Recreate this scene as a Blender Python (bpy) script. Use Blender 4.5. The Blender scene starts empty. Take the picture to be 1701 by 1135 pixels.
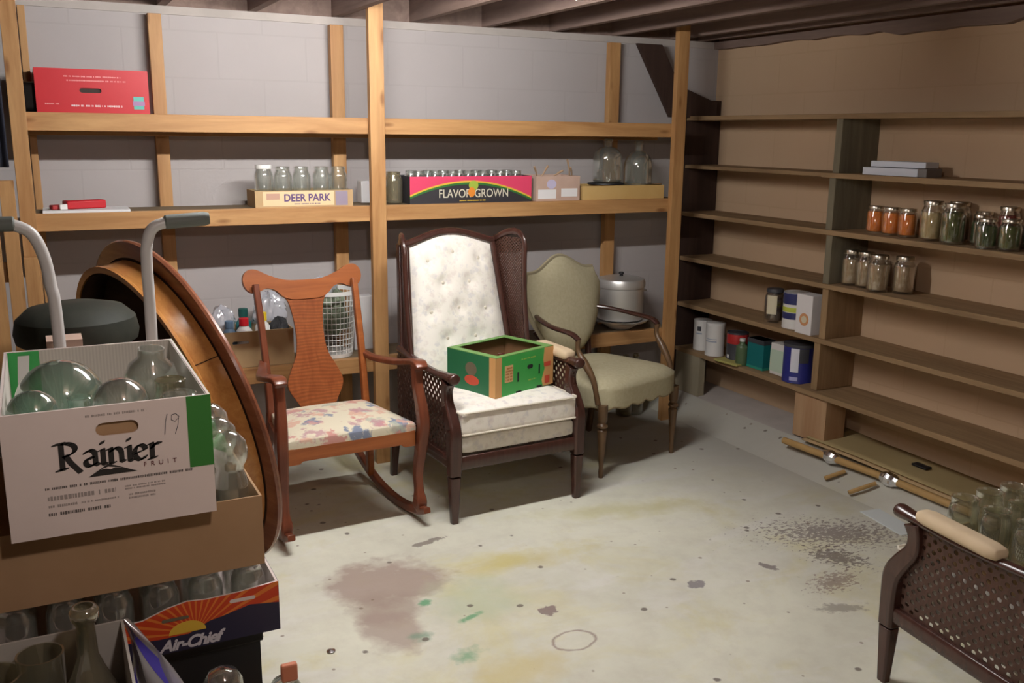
import bpy, bmesh, math, random
from mathutils import Vector, Matrix, geometry
random.seed(7)
PI = math.pi
V = Vector
scene = bpy.context.scene
C = scene.collection

# ------------------------------------------------------------ camera, light, exposure
cam_d = bpy.data.cameras.new('camera')
cam = bpy.data.objects.new('camera', cam_d)
C.objects.link(cam)
cam_d.sensor_width = 36.0
cam_d.lens = 1559.08 / 1701 * 36.0
cam_d.clip_start = 0.05
_r, _u, _f = V((0.892273, -0.451348, 0.011540)), V((0.087692, 0.198319, 0.976207)), V((0.442898, 0.870032, -0.216534))
m = Matrix((_r, _u, -_f)).transposed().to_4x4()
m.translation = V((0, 0, 1.6))
cam.matrix_world = m
scene.camera = cam

scene.view_settings.view_transform = 'Standard'
scene.view_settings.look = 'None'
scene.view_settings.gamma = 1.0
scene.view_settings.exposure = 0.42
scene.view_settings.use_curve_mapping = False
scene.cycles.transparent_max_bounces = 48
scene.cycles.max_bounces = 10
scene.cycles.sample_clamp_indirect = 4.0

w = bpy.data.worlds.new('world')
scene.world = w
w.use_nodes = True
w.node_tree.nodes['Background'].inputs[0].default_value = (0.9, 0.95, 1.0, 1)
w.node_tree.nodes['Background'].inputs[1].default_value = 0.008

def lamp(name, loc, power, radius, color):
    d = bpy.data.lights.new(name, 'POINT')
    d.energy = power
    d.shadow_soft_size = radius
    d.color = color
    o = bpy.data.objects.new(name, d)
    o.location = loc
    C.objects.link(o)
    return o
lamp('fill_lamp', (0.45, 0.72, 2.00), 24, 0.06, (1.0, 0.88, 0.81))  # unseen fill lamp added to brighten the fronts of the foreground boxes

# ------------------------------------------------------------ materials
MT = {}
def mat(name, col, rough=0.6, metal=0.0, spec=0.5, **kw):
    if name in MT: return MT[name]
    m = bpy.data.materials.new(name); m.use_nodes = True
    b = m.node_tree.nodes['Principled BSDF']
    b.inputs['Base Color'].default_value = (*col, 1)
    b.inputs['Roughness'].default_value = rough
    b.inputs['Metallic'].default_value = metal
    b.inputs['Specular IOR Level'].default_value = spec
    for k, v in kw.items():
        b.inputs[k.replace('_', ' ')].default_value = v
    MT[name] = m
    return m

class NT:
    """tiny wrapper for building node trees"""
    def __init__(s, m):
        s.m = m; s.t = m.node_tree; s.n = s.t.nodes; s.b = s.n['Principled BSDF']
        s.tc = s.n.new('ShaderNodeTexCoord')
    def link(s, a, b): s.t.links.new(a, b)
    def coords(s, scale=(1, 1, 1), which='Object', loc=(0, 0, 0), rot=(0, 0, 0)):
        mp = s.n.new('ShaderNodeMapping')
        mp.inputs['Scale'].default_value = scale
        mp.inputs['Location'].default_value = loc
        mp.inputs['Rotation'].default_value = rot
        s.link(s.tc.outputs[which], mp.inputs[0])
        return mp.outputs[0]
    def noise(s, vec, scale, detail=4, rough=0.55, dist=0.0):
        n = s.n.new('ShaderNodeTexNoise')
        n.inputs['Scale'].default_value = scale
        n.inputs['Detail'].default_value = detail
        n.inputs['Roughness'].default_value = rough
        n.inputs['Distortion'].default_value = dist
        s.link(vec, n.inputs['Vector'])
        return n
    def ramp(s, fac, stops):
        r = s.n.new('ShaderNodeValToRGB')
        e = r.color_ramp.elements
        while len(e) > 1: e.remove(e[0])
        e[0].position = stops[0][0]; e[0].color = (*stops[0][1], 1) if len(stops[0][1]) == 3 else stops[0][1]
        for p, c in stops[1:]:
            x = e.new(p); x.color = (*c, 1)
        s.link(fac, r.inputs[0])
        return r.outputs[0]
    def mix(s, fac, a, b, mode='MIX'):
        x = s.n.new('ShaderNodeMix'); x.data_type = 'RGBA'; x.blend_type = mode
        for v, i in ((fac, 0), (a, 6), (b, 7)):
            if hasattr(v, 'links'): s.link(v, x.inputs[i])
            elif i == 0: x.inputs[0].default_value = v
            else: x.inputs[i].default_value = (*v, 1)
        return x.outputs[2]
    def math(s, op, a, b=None, clamp=False):
        x = s.n.new('ShaderNodeMath'); x.operation = op; x.use_clamp = clamp
        for v, i in ((a, 0), (b, 1)):
            if v is None: continue
            if hasattr(v, 'links'): s.link(v, x.inputs[i])
            else: x.inputs[i].default_value = v
        return x.outputs[0]
    def bump(s, h, strength=0.2, dist=0.01):
        x = s.n.new('ShaderNodeBump')
        x.inputs['Strength'].default_value = strength
        x.inputs['Distance'].default_value = dist
        s.link(h, x.inputs['Height'])
        s.link(x.outputs[0], s.b.inputs['Normal'])
    def color(s, c): s.link(c, s.b.inputs['Base Color'])

def wood(name, c1, c2, axis='x', scale=1.0, rough=0.55, knots=False, figure=False, spec=0.4):
    if name in MT: return MT[name]
    m = mat(name, c1, rough, spec=spec); t = NT(m)
    st = {'x': (0.8, 9, 9), 'y': (9, 0.8, 9), 'z': (9, 9, 0.8)}[axis]
    v = t.coords(tuple(a * scale for a in st))
    n = t.noise(v, 2.2, 6, 0.6, 0.6)
    n2 = t.noise(t.coords(tuple(a * scale * 3 for a in st)), 4.0, 3, 0.6)
    c = t.ramp(n.outputs[0], [(0.28, c2), (0.5, tuple((a + b) / 2 for a, b in zip(c1, c2))), (0.72, c1)])
    c = t.mix(t.math('MULTIPLY', n2.outputs[0], 0.30), c, tuple(x * 0.55 for x in c2))
    if knots:
        vo = t.n.new('ShaderNodeTexVoronoi'); vo.inputs['Scale'].default_value = 10.0
        t.link(t.coords(tuple(0.42 if a < 1 else 1.3 for a in st)), vo.inputs['Vector'])
        k = t.ramp(vo.outputs['Distance'], [(0.08, (1, 1, 1)), (0.19, (0, 0, 0))])
        c = t.mix(t.math('MULTIPLY', k, 0.8), c, (0.18, 0.07, 0.02))
    if figure:
        wv = t.n.new('ShaderNodeTexWave'); wv.wave_type = 'BANDS'; wv.bands_direction = 'Z'
        wv.inputs['Scale'].default_value = 22; wv.inputs['Distortion'].default_value = 9
        wv.inputs['Detail'].default_value = 2; wv.inputs['Detail Scale'].default_value = 0.6
        t.link(t.coords((0.35, 1, 1)), wv.inputs['Vector'])
        c = t.mix(t.math('MULTIPLY', wv.outputs[0], 0.45), c, tuple(x * 0.45 for x in c2))
    t.color(c)
    t.bump(n.outputs[0], 0.12, 0.004)
    return m

PINE1, PINE2 = (0.60, 0.345, 0.145), (0.36, 0.17, 0.06)
pine = {a: wood('pine_' + a, PINE1, PINE2, a, 1.0, 0.55, knots=True) for a in 'xyz'}
OLD1, OLD2 = (0.40, 0.26, 0.14), (0.23, 0.145, 0.075)
old = {a: wood('old_board_' + a, OLD1, OLD2, a, 0.9, 0.75, spec=0.25) for a in 'xyz'}
deckm = wood('grey_deck_board', (0.24, 0.18, 0.115), (0.15, 0.11, 0.07), 'x', 0.8, 0.85, spec=0.2)
joistm = wood('joist_wood', (0.30, 0.215, 0.18), (0.19, 0.13, 0.11), 'y', 0.8, 0.8, spec=0.2)
darkboard = wood('dark_stained_board', (0.075, 0.042, 0.032), (0.04, 0.023, 0.018), 'z', 1, 0.7, spec=0.25)
oak = wood('golden_oak', (0.38, 0.115, 0.035), (0.24, 0.062, 0.018), 'z', 1.5, 0.32, figure=True)
oakx = wood('oak_rail', (0.40, 0.125, 0.036), (0.25, 0.068, 0.018), 'x', 1.5, 0.32)
oakd = wood('oak_dark', (0.21, 0.062, 0.03), (0.12, 0.034, 0.017), 'z', 1.5, 0.28)
oakt = wood('oak_table', (0.62, 0.29, 0.085), (0.40, 0.15, 0.04), 'x', 1.2, 0.22)
oakedge = wood('oak_table_edge', (0.27, 0.10, 0.05), (0.17, 0.055, 0.03), 'x', 1.2, 0.25)
oakunder = wood('oak_shaded_underside', (0.055, 0.026, 0.014), (0.03, 0.015, 0.01), 'x', 1.2, 0.8, spec=0.1)  # shade under the top and inside the apron put into the colour
mahog = wood('mahogany', (0.080, 0.030, 0.022), (0.042, 0.017, 0.013), 'z', 2, 0.26, spec=0.6)
canem = wood('dark_cane', (0.10, 0.042, 0.028), (0.05, 0.022, 0.016), 'z', 3, 0.4)
walnut = wood('walnut', (0.20, 0.115, 0.055), (0.10, 0.055, 0.028), 'z', 2, 0.35)

def speckle(name, base, alt, scale=6, rough=0.85, bump=0.0, spec=0.2, amt=1.0):
    if name in MT: return MT[name]
    m = mat(name, base, rough, spec=spec); t = NT(m)
    n = t.noise(t.coords(), scale, 6, 0.6)
    t.color(t.mix(t.math('MULTIPLY', t.ramp(n.outputs[0], [(0.35, (0, 0, 0)), (0.68, (1, 1, 1))]), amt), base, alt))
    if bump: t.bump(n.outputs[0], bump, 0.01)
    return m
card = speckle('brown_cardboard', (0.42, 0.265, 0.15), (0.37, 0.23, 0.125), 5)
card2 = speckle('tan_cardboard', (0.50, 0.35, 0.19), (0.44, 0.30, 0.16), 5)
cardy = speckle('yellow_cardboard', (0.62, 0.42, 0.17), (0.56, 0.36, 0.13), 5)
cardw = speckle('white_carton', (0.76, 0.655, 0.62), (0.71, 0.61, 0.57), 4)
cardpink = speckle('pink_tan_card', (0.56, 0.40, 0.33), (0.50, 0.35, 0.28), 8)
def corrug():
    m = mat('corrugated_inside', (0.62, 0.58, 0.52), 0.8, spec=0.2); t = NT(m)
    wv = t.n.new('ShaderNodeTexWave'); wv.wave_type = 'BANDS'; wv.bands_direction = 'X'
    wv.inputs['Scale'].default_value = 42
    t.link(t.coords((1, 1, 0.0)), wv.inputs['Vector'])
    t.color(t.mix(t.math('MULTIPLY', wv.outputs[0], 0.30), (0.64, 0.60, 0.54), (0.40, 0.36, 0.33)))
    return m
corr = corrug()
P = lambda n, c, r=0.6, **k: mat(n, c, r, **k)
black = P('black', (0.012, 0.012, 0.014), 0.5)
ink = P('black_ink', (0.035, 0.032, 0.03), 0.7, spec=0.2)
greyink = P('grey_ink', (0.36, 0.31, 0.29), 0.8, spec=0.1)
white = P('white_plastic', (0.75, 0.74, 0.72), 0.4)
labelw = P('white_label', (0.80, 0.79, 0.80), 0.6)
green = P('carton_green', (0.035, 0.20, 0.03), 0.6)
red = P('bright_red', (0.50, 0.007, 0.016), 0.45)
alum = P('brushed_aluminium', (0.72, 0.71, 0.69), 0.42, metal=0.75)
steel = P('jar_lid_metal', (0.70, 0.66, 0.56), 0.28, metal=1.0)
foil = P('silver_foil', (0.85, 0.85, 0.88), 0.18, metal=1.0)
greypaint = P('grey_tube_paint', (0.60, 0.58, 0.57), 0.35)
rubber = P('grey_rubber_grip', (0.14, 0.155, 0.14), 0.6)

def glassm(name, tint=(0.93, 0.96, 0.95), body=0.10, rough=0.06):
    """thin clear glass: light passes straight through, edges reflect"""
    m = bpy.data.materials.new(name); m.use_nodes = True
    nt = m.node_tree; nt.nodes.clear()
    out = nt.nodes.new('ShaderNodeOutputMaterial')
    tr = nt.nodes.new('ShaderNodeBsdfTransparent'); tr.inputs[0].default_value = (*tint, 1)
    gl = nt.nodes.new('ShaderNodeBsdfGlossy'); gl.inputs[0].default_value = (1, 1, 1, 1); gl.inputs['Roughness'].default_value = rough
    df = nt.nodes.new('ShaderNodeBsdfDiffuse'); df.inputs[0].default_value = (*[c * 0.75 for c in tint], 1)
    lw = nt.nodes.new('ShaderNodeLayerWeight'); lw.inputs[0].default_value = 0.35
    rp = nt.nodes.new('ShaderNodeValToRGB')
    rp.color_ramp.elements[0].position = 0.0; rp.color_ramp.elements[0].color = (0.09, 0.09, 0.09, 1)
    rp.color_ramp.elements[1].position = 1.0; rp.color_ramp.elements[1].color = (0.85, 0.85, 0.85, 1)
    m1 = nt.nodes.new('ShaderNodeMixShader'); m2 = nt.nodes.new('ShaderNodeMixShader')
    m1.inputs[0].default_value = body
    L = nt.links.new
    L(tr.outputs[0], m1.inputs[1]); L(df.outputs[0], m1.inputs[2])
    L(lw.outputs['Facing'], rp.inputs[0]); L(rp.outputs[0], m2.inputs[0])
    L(m1.outputs[0], m2.inputs[1]); L(gl.outputs[0], m2.inputs[2])
    L(m2.outputs[0], out.inputs[0])
    MT[name] = m
    return m
glass = glassm('clear_glass', (0.95, 0.97, 0.95), 0.05)
jarglass = glassm('canning_jar_glass', (0.98, 0.98, 0.97), 0.01)
glassg = glassm('greenish_glass', (0.83, 0.925, 0.88), 0.06)
glassj = glassm('pale_jar_glass', (0.90, 0.90, 0.82), 0.06)
glasst = glassm('teal_glass', (0.10, 0.30, 0.30), 0.25)
glassa = glassm('amber_grey_glass', (0.74, 0.70, 0.55), 0.16)
bagm = glassm('clear_bag_film', (0.90, 0.91, 0.97), 0.55, 0.12)

def blocks(name, base, alt, mortar, mul, rough=0.85):
    m = mat(name, base, rough, spec=0.15); t = NT(m)
    # the wall's own long axis goes to brick X, height to brick Y
    sep = t.n.new('ShaderNodeSeparateXYZ'); t.link(t.tc.outputs['Object'], sep.inputs[0])
    cb = t.n.new('ShaderNodeCombineXYZ')
    t.link(sep.outputs[mul], cb.inputs[0]); t.link(sep.outputs[2], cb.inputs[1])
    br = t.n.new('ShaderNodeTexBrick')
    br.inputs['Scale'].default_value = 1.0
    br.inputs['Brick Width'].default_value = 0.405; br.inputs['Row Height'].default_value = 0.203
    br.inputs['Mortar Size'].default_value = 0.0055; br.inputs['Mortar Smooth'].default_value = 0.7
    br.inputs['Color1'].default_value = (*base, 1); br.inputs['Color2'].default_value = (*base, 1)
    br.inputs['Mortar'].default_value = (*mortar, 1)
    t.link(cb.outputs[0], br.inputs['Vector'])
    n = t.noise(t.coords(), 2.2, 6, 0.6)
    c = t.mix(t.ramp(n.outputs[0], [(0.3, (0, 0, 0)), (0.75, (1, 1, 1))]), br.outputs[0], alt)
    c = t.mix(0.5, br.outputs[0], c)
    t.color(c)
    n2 = t.noise(t.coords(), 60, 3, 0.6)
    h = t.math('SUBTRACT', t.math('MULTIPLY', n2.outputs[0], 0.35), t.math('MULTIPLY', br.outputs[1], 0.8))
    t.bump(h, 0.18, 0.003)
    return m
wallb = blocks('white_painted_block', (0.445, 0.41, 0.405), (0.385, 0.35, 0.34), (0.425, 0.39, 0.385), 0)
wallr = blocks('tan_painted_block', (0.58, 0.41, 0.27), (0.51, 0.355, 0.225), (0.55, 0.385, 0.25), 1)

wallbrown = speckle('dark_unseen_wall', (0.20, 0.14, 0.09), (0.16, 0.11, 0.07), 3)  # for the unseen walls: brown kept dark to cut bounced light
def floor_mat():
    m = mat('stained_concrete', (0.6, 0.57, 0.48), 0.55, spec=0.35); t = NT(m)
    o = t.coords()
    n1 = t.noise(o, 1.1, 6, 0.6, 0.4); n2 = t.noise(t.coords(loc=(5, 3, 0)), 2.3, 6, 0.65, 0.6)
    n3 = t.noise(t.coords(loc=(9, 1, 0)), 9, 6, 0.7); n4 = t.noise(t.coords((1, 3.0, 1), loc=(2, 8, 0)), 1.7, 5, 0.6, 1.0)
    c = t.mix(t.ramp(n1.outputs[0], [(0.35, (0, 0, 0)), (0.7, (1, 1, 1))]), (0.76, 0.745, 0.62), (0.58, 0.565, 0.475))
    c = t.mix(t.math('MULTIPLY', t.ramp(n2.outputs[0], [(0.50, (0, 0, 0)), (0.70, (1, 1, 1))]), 0.70), c, (0.64, 0.58, 0.28))
    c = t.mix(t.math('MULTIPLY', t.ramp(n4.outputs[0], [(0.52, (0, 0, 0)), (0.68, (1, 1, 1))]), 0.45), c, (0.76, 0.74, 0.72))
    c = t.mix(t.math('MULTIPLY', t.ramp(n3.outputs[0], [(0.45, (0, 0, 0)), (0.75, (1, 1, 1))]), 0.30), c, (0.45, 0.40, 0.33))
    # bluish grey concrete towards the right wall
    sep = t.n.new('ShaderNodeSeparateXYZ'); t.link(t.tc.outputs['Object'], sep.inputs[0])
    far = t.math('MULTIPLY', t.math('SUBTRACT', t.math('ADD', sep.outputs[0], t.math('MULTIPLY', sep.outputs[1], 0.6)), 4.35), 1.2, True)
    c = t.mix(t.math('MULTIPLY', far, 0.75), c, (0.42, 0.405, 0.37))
    nd = t.noise(t.coords(loc=(3, 7, 0)), 7, 4, 0.6)
    nd2 = t.noise(t.coords(loc=(13, 7, 0)), 26, 3, 0.6)
    nd3 = t.noise(t.coords((1, 1.6, 1), loc=(3, 17, 0)), 42, 4, 0.7)
    def spot(cx, cy, rx, ry, rot, col, amt, wob=0.9, hard=0.25, fine=False, ring=None):
        nonlocal c
        mp = t.n.new('ShaderNodeMapping'); mp.vector_type = 'TEXTURE'
        mp.inputs['Location'].default_value = (cx, cy, 0); mp.inputs['Rotation'].default_value = (0, 0, rot)
        mp.inputs['Scale'].default_value = (rx, ry, 1)
        t.link(t.tc.outputs['Object'], mp.inputs[0])
        ln = t.n.new('ShaderNodeVectorMath'); ln.operation = 'LENGTH'; t.link(mp.outputs[0], ln.inputs[0])
        d = t.math('ADD', ln.outputs['Value'], t.math('MULTIPLY', t.math('SUBTRACT', (nd3 if fine == 2 else nd2 if fine else nd).outputs[0], 0.5), wob * 2))
        if ring: d = t.math('ADD', t.math('ABSOLUTE', t.math('SUBTRACT', d, 1.0)), ring)
        f = t.ramp(d, [(max(0.0, 1 - hard), (1, 1, 1)), (1.0, (0, 0, 0))])
        c = t.mix(t.math('MULTIPLY', f, amt), c, col)
    spot(1.03, 3.00, 0.26, 0.20, -0.2, (0.36, 0.27, 0.23), 0.85, 0.7, 0.35)
    spot(0.97, 2.82, 0.16, 0.14, 0.1, (0.36, 0.28, 0.235), 0.75, 0.6, 0.4)
    spot(0.93, 2.68, 0.12, 0.17, 0.1, (0.37, 0.28, 0.24), 0.75, 0.7, 0.4)
    spot(1.55, 2.95, 0.35, 0.09, -0.1, (0.55, 0.46, 0.14), 0.55, 1.0, 0.8)
    spot(1.20, 2.28, 0.20, 0.12, 0.3, (0.60, 0.50, 0.22), 0.6, 0.8, 0.6)
    spot(1.26, 2.75, 0.22, 0.20, 0.2, (0.47, 0.52, 0.36), 0.6, 0.8, 0.7)
    spot(2.2, 3.2, 0.5, 0.10, -0.25, (0.56, 0.52, 0.22), 0.5, 1.0, 0.8)
    G = (0.10, 0.33, 0.16)
    spot(1.10, 2.80, 0.035, 0.025, 0.2, G, 0.85, 1.0, 0.6, True)
    spot(1.20, 2.64, 0.06, 0.018, 0.35, G, 0.8, 0.8, 0.6, True)
    spot(1.00, 2.60, 0.05, 0.04, 0.0, (0.17, 0.30, 0.21), 0.7, 0.9, 0.8, True)
    spot(1.09, 2.43, 0.07, 0.045, 0.3, G, 0.65, 0.9, 0.9, True)
    D = (0.13, 0.09, 0.085)
    spot(2.84, 2.62, 0.22, 0.10, -0.45, (0.16, 0.11, 0.11), 0.7, 4.2, 0.2, 2)
    spot(2.68, 2.45, 0.07, 0.10, 0.5, D, 0.75, 3.0, 0.2, 2)
    spot(2.52, 2.30, 0.10, 0.05, 0.2, (0.25, 0.17, 0.14), 0.7, 3.0, 0.25, 2)
    spot(2.39, 2.14, 0.10, 0.035, -0.35, (0.22, 0.19, 0.16), 0.6, 1.5, 0.4, True)
    spot(2.04, 2.50, 0.04, 0.032, 0.1, (0.20, 0.17, 0.19), 0.8, 1.2, 0.25, True)
    spot(2.38, 2.50, 0.022, 0.045, 0.3, (0.18, 0.14, 0.14), 0.8, 1.2, 0.25, True)
    spot(1.46, 2.57, 0.036, 0.036, 0.1, (0.22, 0.15, 0.15), 0.85, 1.1, 0.2, True)
    spot(1.30, 3.26, 0.09, 0.018, 0.2, D, 0.7, 1.6, 0.3, True)
    spot(1.44, 2.36, 0.075, 0.055, 0.1, (0.22, 0.13, 0.11), 0.75, 0.12, 0.12, True, ring=0.88)
    # pits and drips
    vo = t.n.new('ShaderNodeTexVoronoi'); vo.inputs['Scale'].default_value = 6.5
    t.link(o, vo.inputs['Vector'])
    pit = t.ramp(t.math('ADD', vo.outputs['Distance'], t.math('MULTIPLY', t.math('SUBTRACT', nd2.outputs[0], 0.5), 0.12)), [(0.055, (1, 1, 1)), (0.085, (0, 0, 0))])
    c = t.mix(t.math('MULTIPLY', pit, 0.85), c, (0.13, 0.10, 0.08))
    vo2 = t.n.new('ShaderNodeTexVoronoi'); vo2.inputs['Scale'].default_value = 11
    t.link(t.coords(loc=(4, 2, 0)), vo2.inputs['Vector'])
    frk = t.ramp(t.math('ADD', vo2.outputs['Distance'], t.math('MULTIPLY', t.math('SUBTRACT', n2.outputs[0], 0.5), 0.35)), [(0.035, (1, 1, 1)), (0.07, (0, 0, 0))])
    c = t.mix(t.math('MULTIPLY', frk, 0.7), c, (0.20, 0.14, 0.09))
    t.color(c)
    t.bump(n3.outputs[0], 0.12, 0.01)
    return m
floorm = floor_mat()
curbm = speckle('pale_footing_paint', (0.50, 0.45, 0.42), (0.42, 0.38, 0.35), 5)

def floral(name, base, cols, scale, amt, lo=0.25, hi=0.34):
    m = mat(name, base, 0.9, spec=0.15); t = NT(m)
    c = base
    for i, col in enumerate(cols):
        vo = t.n.new('ShaderNodeTexVoronoi'); vo.inputs['Scale'].default_value = scale
        nz = t.noise(t.coords(loc=(i, 0, 0)), scale * 2.5, 3, 0.6)
        off = t.n.new('ShaderNodeVectorMath'); off.operation = 'MULTIPLY_ADD'
        t.link(nz.outputs['Color'], off.inputs[0]); off.inputs[1].default_value = (1.2 / scale,) * 3
        t.link(t.coords(loc=(i * 1.37, i * 0.71, i * 0.33)), off.inputs[2])
        t.link(off.outputs[0], vo.inputs['Vector'])
        f = t.ramp(vo.outputs['Distance'], [(lo, (1, 1, 1)), (hi, (0, 0, 0))])
        c = t.mix(t.math('MULTIPLY', f, amt), c, col)
    t.color(c)
    n = t.noise(t.coords(), 300, 2, 0.5); t.bump(n.outputs[0], 0.15, 0.002)
    return m
cream = floral('cream_brocade', (0.84, 0.79, 0.72), [(0.52, 0.50, 0.54), (0.66, 0.56, 0.52), (0.70, 0.66, 0.56)], 24, 0.42, 0.18, 0.42)
creamp = P('cream_piping', (0.66, 0.60, 0.50), 0.85, spec=0.15)
rockfab = floral('tapestry_floral', (0.66, 0.60, 0.46), [(0.52, 0.20, 0.19), (0.10, 0.15, 0.28), (0.62, 0.36, 0.28), (0.42, 0.44, 0.36), (0.45, 0.25, 0.28)], 8.5, 0.8, 0.24, 0.36)
sage = speckle('olive_cream_upholstery', (0.50, 0.455, 0.31), (0.45, 0.40, 0.26), 60, 0.95, 0.15)
padcream = speckle('cream_arm_pad', (0.66, 0.52, 0.36), (0.60, 0.46, 0.30), 8, 0.85)

# ------------------------------------------------------------ mesh kit
def rot_to(d, up=V((0, 0, 1))):
    d = d.normalized()
    x = d.cross(up)
    if x.length < 1e-4: x = d.cross(V((0, 1, 0)))
    x.normalize(); y = x.cross(d).normalized()
    return x, y

class MB:
    def __init__(s): s.bm = bmesh.new()
    def box(s, c, size, M=None, rz=0):
        r = bmesh.ops.create_cube(s.bm, size=1.0)
        T = Matrix.Translation(c) @ Matrix.Rotation(rz, 4, 'Z') @ Matrix.Diagonal((*size, 1))
        if M: T = M @ T
        bmesh.ops.transform(s.bm, matrix=T, verts=r['verts'])
        return s
    def b2(s, x0, x1, y0, y1, z0, z1, M=None):
        return s.box(((x0 + x1) / 2, (y0 + y1) / 2, (z0 + z1) / 2), (abs(x1 - x0), abs(y1 - y0), abs(z1 - z0)), M)
    def sweep(s, pts, rad, n=10, up=V((0, 0, 1)), square=False, cap=True, closed=False):
        """rad: number | (w,h) | list of those; w across, h along up"""
        pts = [V(p) for p in pts]
        N = len(pts)
        if not isinstance(rad, list): rad = [rad] * N
        rings = []
        for i, p in enumerate(pts):
            if closed: d = pts[(i + 1) % N] - pts[i - 1]
            else: d = pts[min(i + 1, N - 1)] - pts[max(i - 1, 0)]
            x, y = rot_to(d, up)
            r = rad[i]; a, b = (r, r) if not isinstance(r, tuple) else r
            ring = []
            if square:
                q = 0.72
                prof = [(-1, -q), (-q, -1), (q, -1), (1, -q), (1, q), (q, 1), (-q, 1), (-1, q)]
            else:
                prof = [(math.cos(2 * PI * k / n), math.sin(2 * PI * k / n)) for k in range(n)]
            for u, v in prof: ring.append(s.bm.verts.new(p + x * (a * u) + y * (b * v)))
            rings.append(ring)
        K = len(rings[0])
        for i in range(N if closed else N - 1):
            A, B = rings[i], rings[(i + 1) % N]
            for k in range(K):
                s.bm.faces.new((A[k], A[(k + 1) % K], B[(k + 1) % K], B[k]))
        if cap and not closed:
            s.bm.faces.new(rings[0][::-1]); s.bm.faces.new(rings[-1])
        return s
    def lathe(s, prof, n=20, M=None, cap=True, ang=2 * PI):
        rings = []
        for r, z in prof:
            rings.append([s.bm.verts.new((r * math.cos(2 * PI * k / n), r * math.sin(2 * PI * k / n), z)) for k in range(n)])
        for A, B in zip(rings, rings[1:]):
            for k in range(n): s.bm.faces.new((A[k], A[(k + 1) % n], B[(k + 1) % n], B[k]))
        if cap:
            if prof[0][0] > 1e-5: s.bm.faces.new(rings[0][::-1])
            if prof[-1][0] > 1e-5: s.bm.faces.new(rings[-1])
        if M: bmesh.ops.transform(s.bm, matrix=M, verts=[v for R in rings for v in R])
        return s
    def prism(s, outline, t, M=None, holes=()):
        """2D outline (x,y) extruded 0..t along local z, with optional holes"""
        loops = [[V((p[0], p[1], 0)) for p in outline]] + [[V((p[0], p[1], 0)) for p in h] for h in holes]
        tri = geometry.tessellate_polygon(loops)
        flat = [p for l in loops for p in l]
        lo = [s.bm.verts.new(p) for p in flat]; hi = [s.bm.verts.new(p + V((0, 0, t))) for p in flat]
        for a, b, c in tri:
            try:
                s.bm.faces.new((lo[a], lo[b], lo[c])); s.bm.faces.new((hi[c], hi[b], hi[a]))
            except ValueError: pass
        k = 0
        for l in loops:
            n = len(l)
            for i in range(n):
                a, b = k + i, k + (i + 1) % n
                s.bm.faces.new((lo[a], lo[b], hi[b], hi[a]))
            k += n
        if M: bmesh.ops.transform(s.bm, matrix=M, verts=lo + hi)
        bmesh.ops.recalc_face_normals(s.bm, faces=s.bm.faces)
        return s
    def surf(s, f, nu, nv, closed_u=False):
        g = [[s.bm.verts.new(f(i / nu, j / nv)) for j in range(nv + 1)] for i in range(nu if closed_u else nu + 1)]
        for i in range(nu):
            for j in range(nv):
                A, B = g[i], g[(i + 1) % len(g)]
                s.bm.faces.new((A[j], B[j], B[j + 1], A[j + 1]))
        return s
    def cushion(s, c, size, e=0.28, n=10, M=None, dome=0.0):
        """rounded box: superellipsoid-ish block"""
        vs = []
        for ax in range(3):
            for sg in (-1, 1):
                g = [[None] * (n + 1) for _ in range(n + 1)]
                for i in range(n + 1):
                    for j in range(n + 1):
                        p = [0, 0, 0]; p[ax] = sg; p[(ax + 1) % 3] = -1 + 2 * i / n; p[(ax + 2) % 3] = -1 + 2 * j / n
                        g[i][j] = s.bm.verts.new(p); vs.append(g[i][j])
                for i in range(n):
                    for j in range(n): s.bm.faces.new((g[i][j], g[i + 1][j], g[i + 1][j + 1], g[i][j + 1]))
        rad = e
        for v in vs:
            p = v.co
            hx, hy, hz = size[0] / 2, size[1] / 2, size[2] / 2
            k = min(rad, 1) * min(hx, hy, hz)
            q = V((p.x * hx, p.y * hy, p.z * hz))
            core = V((max(-hx + k, min(hx - k, q.x)), max(-hy + k, min(hy - k, q.y)), max(-hz + k, min(hz - k, q.z))))
            d = q - core
            if d.length > 1e-6: d = d.normalized() * min(k, d.length if d.length < k else k)
            q = core + d
            if dome and p.z > 0.3: q.z += dome * (1 - p.x ** 2) * (1 - p.y ** 2)
            v.co = q + V(c)
        if M: bmesh.ops.transform(s.bm, matrix=M, verts=list(vs))
        bmesh.ops.remove_doubles(s.bm, verts=vs, dist=1e-5)
        return s
    def build(s, name, m, parent=None, smooth=35, bevel=0.0, loc=None, rz=0, solid=0.0):
        bmesh.ops.recalc_face_normals(s.bm, faces=s.bm.faces)
        me = bpy.data.meshes.new(name); s.bm.to_mesh(me); s.bm.free()
        me.materials.append(m)
        if smooth:
            for p in me.polygons: p.use_smooth = True
            me.set_sharp_from_angle(angle=math.radians(smooth))
        o = bpy.data.objects.new(name, me); C.objects.link(o)
        if parent: o.parent = parent
        if loc: o.location = loc
        if rz: o.rotation_euler = (0, 0, rz)
        if solid:
            mo = o.modifiers.new('solid', 'SOLIDIFY'); mo.thickness = solid; mo.offset = 0
        if bevel:
            mo = o.modifiers.new('bevel', 'BEVEL'); mo.width = bevel; mo.segments = 2; mo.limit_method = 'ANGLE'; mo.angle_limit = math.radians(40)
        return o

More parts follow.
